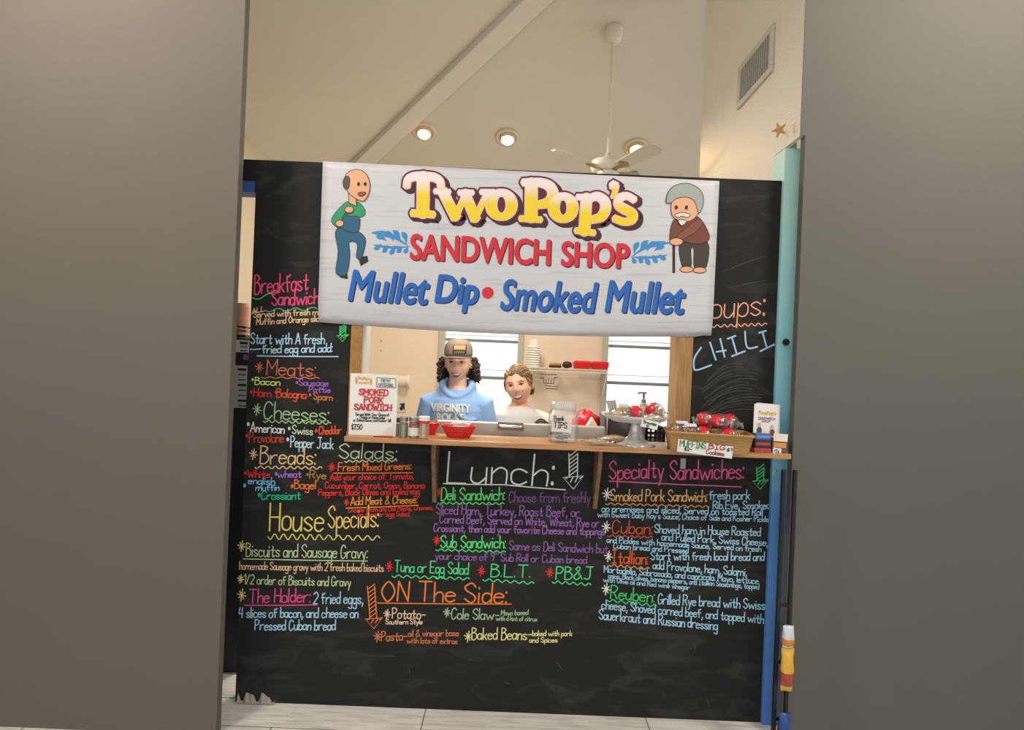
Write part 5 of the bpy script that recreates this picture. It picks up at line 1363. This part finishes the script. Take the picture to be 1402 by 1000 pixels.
# ================================================================ PEOPLE
def gauss(x, y, sx, sy): return math.exp(-(x / sx) ** 2 - (y / sy) ** 2)
def head_fn(fem):
    def fn(p, d):
        x, y, z = p
        fr = max(0.0, -d.y)
        if z < 0.0:
            k = min(1, -z / .112)
            x *= 1 - (.17 if fem else .27) * k ** 1.5
            if y > 0: y *= 1 - .45 * k ** 1.2
            else: y *= 1 + .03 * k
        if fem and z > .02: z = .02 + (z - .02) * .88
        if z > .02: x *= 1 + .03 * min(1, (z - .02) / .05)
        w = min(1, fr * 2.2)
        a = 0
        a += .021 * gauss(x, z + .030, .0125, .016) + .012 * gauss(x, z + .012, .0085, .022) + .006 * gauss(abs(x) - .012, z + .034, .008, .009)
        a -= .010 * gauss(abs(x) - .031, z, .017, .013)
        a += .005 * gauss(abs(x) - .028, z - .021, .022, .009)
        a += (.010 if fem else .007) * gauss(abs(x) - .040, z + .034, .020, .020)
        a -= .004 * gauss(abs(x) - .030, z + .052, .006, .018)
        a += .006 * gauss(x, z + .066, .024, .014)
        a += .009 * gauss(x, z + .100, .022, .016)
        return Vector((x, y - a * w, z))
    return fn
def person(label, eye, s, Rh, skin, fem, arm):
    """eye: point midway between the eyes; s: size; Rh: turn of the head. Local space: eye level z = 0, facing -Y."""
    E = eye.z / s; up = arm['up']; face_w = arm.get('face', 1)
    M = Matrix.Translation(eye) @ Matrix.Scale(s, 4)
    pv = Vector((0, .035, -.11))
    H = Matrix.Translation(pv) @ Rh.to_4x4() @ Matrix.Translation(-pv)
    b = MB()
    # head set 9 cm behind the eye point
    hc = Vector((0, .085, .004))
    b.ell(hc, (.0735, .096, .115), 96, 72, None, 0, head_fn(fem))
    for sx_ in (-1, 1):
        b.ell(hc + Vector((sx_ * .074, .012, -.012)), (.008, .017, .031), 16, 12, Matrix.Rotation(sx_ * .35, 3, 'Z'))
    for i in range(len(b.v)): b.v[i].x *= face_w
    b.xf(H)
    nk = len(b.v)
    nw = .056 if not fem else .054
    b.tube([(0, .098, -.05), (0, .104, -.10), (0, .108, -.14), (0, .108, -.22 + up)], [nw * .9, nw * .9, nw * .95, nw * 1.3], 24)
    W = arm['w']
    def ringz(z, rx, ry, yc, n=28): return [Vector((rx * math.cos(2 * math.pi * k / n), yc + ry * math.sin(2 * math.pi * k / n), z)) for k in range(n)]
    tor = [(-.17, .05, .05, .10), (-.20, W * .55, .068, .10), (-.235, W * .92, .085, .098), (-.29, W * 1.0, .10, .095), (-.42, W * .92, .112, .09), (-.55, W * .84, .108, .09), (-.68, W * .82, .11, .095), (-.82, W * .9, .12, .10), (-.90, W * .85, .11, .10)]
    n1 = len(b.v)
    b.loft([ringz(*t) for t in tor])
    for sx_ in (-1, 1):
        sh_ = Vector((sx_ * (W + .005), .098, -.265)); el = Vector((sx_ * (W + .055), .12, -.54)); wr = Vector((sx_ * (W + .03), .02, -.77))
        b.tube([sh_ + Vector((-sx_ * .05, 0, .015)), sh_, (sh_ + el) / 2, el, el * .6 + wr * .4, wr], [.05, .056, .047, .038, .037, .026], 18)
        d_ = (wr - el).normalized(); hd_ = wr + d_ * .05
        b.ell(wr + d_ * .045, (.016, .034, .05), 16, 12, Vector((0, 0, 1)).rotation_difference(d_).to_matrix())
        for k in range(4):
            o_ = Vector((0, (-.026 + .0175 * k), 0)); L_ = (.062, .072, .068, .052)[k]
            p0 = wr + d_ * .075 + o_; p1 = p0 + d_ * L_ * .45; p2 = p1 + (d_ + Vector((-sx_ * .25, .15, 0))).normalized() * L_ * .3; p3 = p2 + (d_ + Vector((-sx_ * .6, .3, 0))).normalized() * L_ * .25
            b.tube([p0, p1, p2, p3], [.0095, .009, .008, .006], 10)
        p0 = wr + d_ * .025 + Vector((-sx_ * .004, -.03, 0)); b.tube([p0, p0 + d_ * .03 + Vector((0, -.018, 0)), p0 + d_ * .058 + Vector((-sx_ * .006, -.022, 0))], [.012, .010, .007], 10)
        hip = Vector((sx_ * W * .5, .10, -.86)); kn_ = Vector((sx_ * W * .52, .09, -.86 - (E - .86) * .46)); an = Vector((sx_ * W * .52, .115, -E + .085))
        b.tube([hip, (hip + kn_) / 2, kn_, kn_ * .65 + an * .35, an], [.088, .074, .054, .054, .036], 20)
        b.tube([an + Vector((0, .03, -.05)), an + Vector((0, -.03, -.05)), an + Vector((0, -.12, -.062)), an + Vector((0, -.165, -.066))], [.036, .04, .034, .018], 16, flat=.6)
    for i in range(n1, len(b.v)):
        q = b.v[i]; q.z += up * max(0, min(1, (q.z + E) / (E - .86)))
    b.xf(M)
    o = b.build('person', skin, None, smooth=True, origin=(eye.x, eye.y + .1 * s, 0), remesh=.0046, smoothit=3)
    tag(o, label, 'person')
    # surface of the face for eyes, brows and lips
    hv = [H.inverted() @ Vector(q) for q in [M.inverted() @ v for v in b.v[:97 * 72 + 200]]]
    front = [q for q in hv[:96 * 73] if q.y < .085]
    def face(x, z, out=.0):
        q = min(front, key=lambda q: (q.x - x) ** 2 + (q.z - z) ** 2)
        # average of the nearest few
        near = sorted(front, key=lambda q: (q.x - x) ** 2 + (q.z - z) ** 2)[:4]
        return Vector((x, sum(n.y for n in near) / 4 - out, z))
    F = M @ H
    eyc, lash, brow, lip = arm['iris'], mat('lash_line', (52, 36, 30), .7), mat('brow_%s' % fem, arm['brow'], .8), mat('lip_%s' % fem, arm['lip'], .5)
    for sx_ in (-1, 1):
        c_ = face(sx_ * .031, 0)
        m = MB(); m.ell(c_ + Vector((0, .0066, 0)), (.0145, .011, (.0062 if not fem else .0042)), 20, 12); m.xf(F); e_ = m.build('eye', mat('eye_white', (214, 204, 198), .3), o, smooth=True)
        m = MB(); m.ell(c_ + Vector((0, -.0022, -.0005)), (.0066, .003, .0060 if not fem else .0042), 16, 10); m.xf(F); m.build('iris', mat('iris_%s' % fem, eyc, .2), e_, smooth=True)
        m = MB(); m.tube([face(sx_ * .031 + t_ * .0165, .0062 - .0052 * t_ * t_ + (.0008 if fem else 0) , .0012) for t_ in (-1, -.6, -.2, .2, .6, 1)], [.0012, .0024, .003, .003, .0024, .0012], 8); m.xf(F); m.build('eyelid', lash, o, smooth=True)
        m = MB(); m.tube([face(sx_ * (.014 + .036 * t_), .0205 + .007 * math.sin(t_ * 2.4) - .006 * t_, .001) for t_ in (0, .2, .4, .6, .8, 1)], [.0014, .0026, .0028, .0026, .002, .001], 8, flat=.5); m.xf(F); m.build('eyebrow', brow, o, smooth=True)
    # open smile: dark mouth, teeth, lips
    mw = .032 if fem else .029; mz = -.0665
    def mouth(t_, off): return (t_ * mw, mz + off * (1 - t_ * t_) + .0085 * t_ * t_)
    ts = [-1, -.75, -.5, -.25, 0, .25, .5, .75, 1]
    up_ = [face(*mouth(t_, .0035), .0012) for t_ in ts]; lo_ = [face(*mouth(t_, -.0135), .0012) for t_ in ts]
    m = MB(); m.grid([up_, [(p + q) / 2 + Vector((0, -.001, 0)) for p, q in zip(up_, lo_)], lo_]); m.xf(F); m.build('mouth_opening', mat('mouth_dark', (92, 36, 34), .6), o, smooth=True, solid=.001)
    m = MB(); u2 = [face(*mouth(t_, .003), .0048) for t_ in ts[1:-1]]; l2 = [face(*mouth(t_, -.0085), .0044) for t_ in ts[1:-1]]
    m.grid([u2, l2]); m.xf(F); m.build('teeth', mat('teeth', (236, 228, 216), .25, var=0), o, smooth=True, solid=.001)
    m = MB(); m.tube([face(*mouth(t_, .0055), .0006) for t_ in ts], [.0012, .0024, .0031, .0034, .0030, .0034, .0031, .0024, .0012], 8); m.xf(F); m.build('upper_lip', lip, o, smooth=True)
    m = MB(); m.tube([face(*mouth(t_, -.0155), .0006) for t_ in ts], [.0012, .0026, .0036, .0042, .0044, .0042, .0036, .0026, .0012], 8); m.xf(F); m.build('lower_lip', lip, o, smooth=True)
    return o, M, H, F, hc, tor, ringz, face
def skin_mat(name, rgb):
    return mat(name, rgb, .5, var=.08, scale=18, bump=.06, bscale=300, sss=.12)

# --- the young man
UPM, UPW = .030, .050
me_eye = P(625.5, 496.5, 3.2)
man, M, H, F, hc, tor, ringz, face = person('smiling person in brown cap and light blue hoodie with curly brown hair', me_eye, .96, Matrix.Rotation(math.radians(-1), 3, 'Y') @ Matrix.Rotation(math.radians(-4), 3, 'Z'), skin_mat('fair_skin', (238, 192, 166)), False, dict(w=.146, up=UPM, iris=(58, 42, 32), brow=(64, 46, 36), lip=(186, 104, 96)))
# hoodie
h = MB(); W = .146
T2 = [(-.185, .075, .075, .10), (-.215, W * .66, .088, .10), (-.245, W * .98, .104, .098), (-.30, W * 1.12, .122, .095), (-.42, W * 1.10, .134, .09), (-.55, W * 1.06, .132, .09), (-.70, W * 1.06, .134, .095), (-.84, W * 1.02, .134, .10), (-.86, W * .9, .12, .10)]
h.loft([ringz(*t) for t in T2])
for sx_ in (-1, 1):
    sh_ = Vector((sx_ * (W + .005), .098, -.268)); el = Vector((sx_ * (W + .06), .12, -.54)); wr = Vector((sx_ * (W + .03), .02, -.765))
    h.tube([sh_ + Vector((-sx_ * .07, 0, .02)), sh_, (sh_ + el) / 2, el, el * .6 + wr * .4, el * .08 + wr * .92, wr], [.06, .069, .066, .058, .056, .05, .036], 22)
    h.tube([(el * .1 + wr * .9), wr + (wr - el).normalized() * .004], [.042, .037], 20)
# hood collar: a thick roll that dips to a V in front
def collar(t_):
    a = 2 * math.pi * t_                      # 0 = front
    f = (1 + math.cos(a)) / 2
    return Vector((.088 * math.sin(a) * (1.05 - .12 * f), .10 - .092 * math.cos(a), -.146 - .082 * f ** 3))
pts = [collar(k / 40) for k in range(41)]
h.tube(pts, [.022 - .008 * ((1 + math.cos(2 * math.pi * k / 40)) / 2) ** 3 for k in range(41)], 14)
h.tube([collar(k / 40) + Vector((0, .012, -.03)) for k in range(41)], .027, 12)
h.ell((0, .20, -.22), (.11, .055, .085), 24, 14)
for k, (zz, aa) in enumerate(((-.36, .3), (-.43, -.4), (-.50, .5), (-.58, -.2), (-.33, -.9), (-.47, .9))):
    h.tube([Vector((.04 * math.sin(aa * 5) + .14 * t_, .09 - .128 + .03 * t_ * t_ * 3, zz + aa * .08 * t_)) for t_ in (-.8, -.3, .2, .7)], [.003, .010, .010, .003], 8)
for q in h.v: q.z += UPM
h.xf(M)
M_hood = mat('light_blue_fleece', (136, 172, 214), .85, var=.05, scale=30, bump=.25, bscale=120, sheen=.3)
hood = h.build('hoodie', M_hood, man, smooth=True, remesh=.0055, smoothit=4); hood['label'] = 'light blue hooded sweatshirt'
def chest(x, z, out):
    """front of the hoodie at local x, z"""
    for (za, rxa, rya, yca), (zb, rxb, ryb, ycb) in zip(T2, T2[1:]):
        if zb <= z <= za:
            t_ = (za - z) / (za - zb); rx, ry, yc = rxa + (rxb - rxa) * t_, rya + (ryb - rya) * t_, yca + (ycb - yca) * t_
            return Vector((x, yc - ry * math.sqrt(max(.02, 1 - (x / rx) ** 2)) - out, z))
    return Vector((x, 0, z))
lt = MB()
lplace = drape(h, .008)
def arcword(word, x0, x1, y0, y1, hgt, arc):
    vs, fs = block(word, 0)
    for dx, dy in ((0, 0), (.5, 0), (-.5, 0), (0, .4), (0, -.4)):
        st_ = stacked(lambda x, y: lplace(x, y))
        lt.add([st_(x0 + (x1 - x0) * s_ + dx, y0 + (y1 - y0) * s_ - hgt * t_ - arc * (1 - (2 * s_ - 1) ** 2) + dy) for s_, t_ in vs], fs)
arcword('VIRGINITY', 590.5, 643.5, 563, 565, 11, 0)
arcword('ROCKS', 598.5, 635, 576.5, 578, 11, 0)
lt.build('chest_lettering', mat('cream_print', (216, 208, 184), .7), hood)
# trousers below (seen only from the kitchen side)
tr_ = MB()
E_ = me_eye.z / .96
tr_.loft([ringz(*t) for t in ((-.80, W * .98, .13, .10), (-.88, W * 1.0, .13, .10), (-.94, W * .9, .12, .10))])
for sx_ in (-1, 1): tr_.tube([Vector((sx_ * W * .5, .10, -.86)), Vector((sx_ * W * .52, .095, -1.2)), Vector((sx_ * W * .52, .115, -E_ + .09))], [.095, .075, .06], 20)

for q in tr_.v: q.z += UPM * max(0, min(1, (q.z + E_) / (E_ - .86)))
tr_.xf(M); tr_.build('trousers', mat('dark_denim', (52, 60, 78), .8), man, smooth=True, remesh=.008, smoothit=3)
# cap
cp = MB()
CT0 = .030
prof_ = [(1.0, .0), (1.02, .02), (1.0, .045), (.93, .066), (.78, .083), (.5, .095), (.2, .099), (.02, .1)]
cp.lathe(hc + Vector((0, -.002, CT0)), [(r * .5, z) for r, z in prof_], 40, sx=.160, sy=.214)
# brim: flat curved sheet
nb = 18; rowsA = []
for j in range(7):
    row = []
    for i in range(nb + 1):
        a = math.pi * (i / nb) ; t_ = j / 6
        x = .082 * math.cos(a) * (1 - .06 * t_); y0 = hc.y - .108 * math.sin(a) - .004
        row.append(Vector((x, y0 - .065 * t_ * math.sin(a) ** .6, CT0 + .004 - .012 * (x / .08) ** 2 - .003 * t_)))
    rowsA.append(row)
TILT = Matrix.Rotation(math.radians(3), 4, 'X')
cp.xf(F @ TILT)
M_cap = mat('brown_twill', (132, 116, 98), .85, var=.08, scale=60, bump=.2, bscale=300)
cap = cp.build('cap', M_cap, man, smooth=True); cap['label'] = 'grey brown baseball cap'
br = MB(); br.grid(rowsA); br.xf(F @ TILT); br.build('cap_brim', M_cap, cap, smooth=True, solid=.003)
def cap_front(px, py, out):
    # front of the crown found from the profile
    q = (F @ TILT).inverted() @ P(px, py, 3.09)
    z = q.z - CT0
    rr_ = 1.0
    for (ra, za), (rb_, zb) in zip(prof_, prof_[1:]):
        if za <= z <= zb: rr_ = ra + (rb_ - ra) * (z - za) / (zb - za)
    x = q.x; y = hc.y - .002 - .109 * rr_ * math.sqrt(max(.05, 1 - (x / (.086 * rr_)) ** 2)) - out
    return (F @ TILT) @ Vector((x, y, q.z))
def patch(nm, x0, x1, y0, y1, out, m, par):
    mb = MB(); mb.grid([[cap_front(x0 + (x1 - x0) * i / 8, y0 + (y1 - y0) * j / 4, out) for i in range(9)] for j in range(5)]); return mb.build(nm, m, par, smooth=True, solid=.001)
pa = patch('cap_patch', 616.5, 634.8, 473, 485.5, .004, mat('patch_black', (40, 36, 34), .7), cap)
patch('cap_patch', 617.5, 633.8, 474, 480, .0052, mat('patch_orange', (214, 140, 72), .7), cap)['label'] = 'orange sunset field of the cap patch'
mb = MB(); poly(mb, [(617.5, 480.5), (620, 477.5), (623, 479), (627, 476.5), (630, 479), (633.8, 477.5), (633.8, 480.8)], lambda x, y: cap_front(x, y, .0064)); mb.build('patch_hills', mat('patch_rust', (186, 92, 40), .7), cap)
mb = MB()
for x in (619, 621.5, 624, 626.5, 629, 631.5): ribbon(mb, [(x, 482), (x, 484.6)], .5, lambda x, y: cap_front(x, y, .006))
mb.build('patch_lettering', mat('patch_teal', (110, 140, 146), .7), cap)
# curls
random.seed(5)
M_hair = mat('dark_brown_hair', (58, 40, 30), .55, var=.3, scale=80)
hb = MB()
hb.ell(hc + Vector((0, .034, -.012)), (.082, .075, .095), 28, 18)
for k in range(190):
    sx_ = -1 if k % 2 else 1
    a = random.uniform(-.15, 1.35)            # around the side to the back
    z0 = random.uniform(-.055, .035)
    rr_ = random.uniform(.078, .100)
    base_ = Vector((sx_ * rr_ * math.cos(a), hc.y + .008 + .105 * math.sin(a) * .9, z0))
    L_ = random.uniform(.045, .075); ph = random.uniform(0, 6.3); cr_ = random.uniform(.006, .011); tw = random.choice((-1, 1))
    out_ = Vector((sx_ * math.cos(a), math.sin(a) * .6, 0))
    pts = []
    for i in range(15):
        t_ = i / 14; w_ = ph + tw * t_ * 9.5
        pts.append(base_ + Vector((0, 0, -L_ * t_)) + out_ * (.020 * math.sin(t_ * 2.2)) + Vector((cr_ * math.cos(w_), cr_ * math.sin(w_), 0)))
    hb.tube(pts, [.0035] + [.0052] * 12 + [.004, .002], 6)
hb.xf(F); hb.build('curly_hair', M_hair, man, smooth=True)

# --- the older woman
w_eye = P(712.5, 527.5, 3.52)
wom, M2, H2, F2, hc2, tor2, ringz2, face2 = person('smiling person with short swept blond grey hair and a white T-shirt behind the counter', w_eye, 1.03, Matrix.Rotation(math.radians(-10), 3, 'Y') @ Matrix.Rotation(math.radians(-11), 3, 'Z'), skin_mat('tanned_skin', (230, 172, 142)), True, dict(w=.152, up=UPW, face=1.08, iris=(48, 38, 32), brow=(150, 116, 88), lip=(184, 96, 86)))
s = MB(); W = .152
T3 = [(-.180, .064, .068, .105), (-.198, W * .68, .090, .10), (-.228, W * 1.0, .108, .098), (-.30, W * 1.12, .126, .095), (-.42, W * 1.14, .146, .09), (-.55, W * 1.14, .148, .09), (-.72, W * 1.14, .146, .095), (-.84, W * 1.1, .142, .10), (-.85, W * 1.0, .13, .10)]
s.loft([ringz2(*t) for t in T3])
for sx_ in (-1, 1):
    sh_ = Vector((sx_ * (W + .005), .098, -.268)); el = Vector((sx_ * (W + .06), .12, -.54))
    s.tube([sh_ + Vector((-sx_ * .07, 0, .02)), sh_, sh_ * .55 + el * .45, sh_ * .22 + el * .78], [.06, .070, .068, .064], 22)
def col2(t_):
    a = 2 * math.pi * t_; f = (1 + math.cos(a)) / 2
    return Vector((.068 * math.sin(a), .105 - .072 * math.cos(a), -.176 - .040 * f ** 1.6))
for k in range(5):
    zz = -.32 - .07 * k; s.tube([Vector((-.12 + .24 * t_, .09 - .142 + .12 * (t_ - .5) ** 2, zz + (.03 if k % 2 else -.02) * t_)) for t_ in (0, .3, .6, 1)], [.003, .008, .008, .003], 8)
for q in s.v: q.z += UPW
s.xf(M2)
M_tee = mat('white_cotton', (212, 208, 200), .9, var=.03, bump=.15, bscale=90)
tee = s.build('t_shirt', M_tee, wom, smooth=True, remesh=.0055, smoothit=4); tee['label'] = 'white short-sleeved T-shirt'
c2 = MB(); c2.tube([col2(k / 36) for k in range(37)], .010, 10); c2.xf(Matrix.Translation((0, 0, UPW * F2.to_scale().x)) @ M2); c2.build('neckband', M_tee, tee, smooth=True)
def chest2(x, z, out):
    for (za, rxa, rya, yca), (zb, rxb, ryb, ycb) in zip(T3, T3[1:]):
        if zb <= z <= za:
            t_ = (za - z) / (za - zb); rx, ry, yc = rxa + (rxb - rxa) * t_, rya + (ryb - rya) * t_, yca + (ycb - yca) * t_
            return Vector((x, yc - ry * math.sqrt(max(.02, 1 - (x / rx) ** 2)) - out, z))
    return Vector((x, 0, z))
em = MB()
eplace = drape(s, .008)
for st in ([(733, 578.5), (738, 575), (743, 574.5), (748, 578), (751, 579.5)], [(734, 581), (740, 577.5), (746, 579)]): ribbon(em, curve2(st, 4)[0], .9, eplace)
em.build('shirt_emblem', M_ink, tee)
tr_ = MB(); E_ = w_eye.z / 1.03
tr_.loft([ringz2(*t) for t in ((-.80, W * 1.04, .138, .10), (-.88, W * 1.04, .138, .10), (-.94, W * .94, .12, .10))])
for sx_ in (-1, 1): tr_.tube([Vector((sx_ * W * .5, .10, -.86)), Vector((sx_ * W * .52, .095, -1.15)), Vector((sx_ * W * .52, .115, -E_ + .09))], [.10, .08, .062], 20)

for q in tr_.v: q.z += UPW * max(0, min(1, (q.z + E_) / (E_ - .86)))
tr_.xf(M2); tr_.build('trousers', mat('dark_slacks', (60, 58, 60), .8), wom, smooth=True, remesh=.008, smoothit=3)
# short hair: a close cap of hair and many swept locks
random.seed(9)
M_h2 = mat('blond_grey_hair', (150, 118, 82), .5, var=.35, scale=120)
M_h3 = mat('dark_blond_hair', (104, 76, 50), .55, var=.3, scale=120)
hb = MB()
def scalp(dv, k=1.0):
    z = dv.z * .115 * k
    return hc2 + Vector((dv.x * .0735 * 1.08 * k, dv.y * .096 * k, .02 + (z - .02) * .88 if z > .02 else z))
def hairy(dv):
    """is this direction under hair: behind the hairline"""
    line = (.54 + .10 * math.sin(dv.x * 9 + 1) * .6 - .08 * dv.x - .40 * max(0, abs(dv.x) - .40) * 2) if dv.y < 0 else .50 - 1.4 * dv.y
    if dv.y < 0 and abs(dv.x) > .80: line = .05
    return dv.z > line - .02
n_u, n_v = 56, 34
vs = []; ok = []
for j in range(n_v + 1):
    th = math.pi * j / n_v
    for i in range(n_u):
        a = 2 * math.pi * i / n_u
        dv = Vector((math.sin(th) * math.cos(a), math.sin(th) * math.sin(a), math.cos(th)))
        ok.append(hairy(dv)); vs.append(scalp(dv, 1.03 if ok[-1] else .93))
hb.add(vs, [(j * n_u + i, (j + 1) * n_u + i, (j + 1) * n_u + (i + 1) % n_u, j * n_u + (i + 1) % n_u) for j in range(n_v) for i in range(n_u)])
hb.xf(F2); hb.build('hair', M_h3, wom, smooth=True)
hl = [MB(), MB(), MB()]; cnt = 0
while cnt < 420:
    dv = Vector((random.gauss(0, 1), random.gauss(0, 1), random.gauss(0, 1))).normalized()
    if not hairy(dv) or dv.y > .75: continue
    cnt += 1
    top_ = dv.z > .30
    pts = []; cur = dv.copy(); L_ = random.uniform(.05, .095) if top_ else random.uniform(.03, .055)
    r0 = random.uniform(1.012, 1.04); lift = random.uniform(.03, .12) if top_ else random.uniform(.01, .05)
    wob = random.uniform(-.35, .35)
    for i in range(9):
        t_ = i / 8
        pts.append(scalp(cur, r0 + lift * math.sin(t_ * 2.3)))
        if top_: fl = Vector((.75 + wob if dv.x > -.5 else -.35 + wob, .55, .9 - 1.5 * t_))
        else: fl = Vector(((.35 if dv.x > 0 else -.35), .7, -.75 + wob))
        fl = fl - cur * fl.dot(cur)
        if fl.length > 1e-4: fl.normalize()
        cur = (cur + fl * (L_ / .095 / 8)).normalized()
    hl[cnt % 3].tube(pts, [.0022, .0036, .0040, .0040, .0038, .0034, .0028, .002, .0006], 5, flat=.7)
for m_h, q_ in zip(hl, (M_h2, mat('pale_blond_hair', (186, 158, 118), .45, var=.3, scale=120), M_h3)):
    m_h.xf(F2); m_h.build('hair_lock', q_, wom, smooth=True)['label'] = 'sun-bleached swept top hair'
hk = MB()
for k in range(26):
    sx_ = 1 if k % 4 else -1
    a = random.uniform(.3, .95); z0 = random.uniform(-.01, .02)
    b0 = hc2 + Vector((sx_ * .082 * math.cos(a), .09 * math.sin(a), z0))
    hk.tube([b0, b0 + Vector((sx_ * .004, .006, -.035)), b0 + Vector((sx_ * -.002, .008, -.055)), b0 + Vector((sx_ * -.008, .004, -.07))], [.005, .006, .005, .002], 5)
hk.xf(F2); hk.build('nape_hair', M_h3, wom, smooth=True)
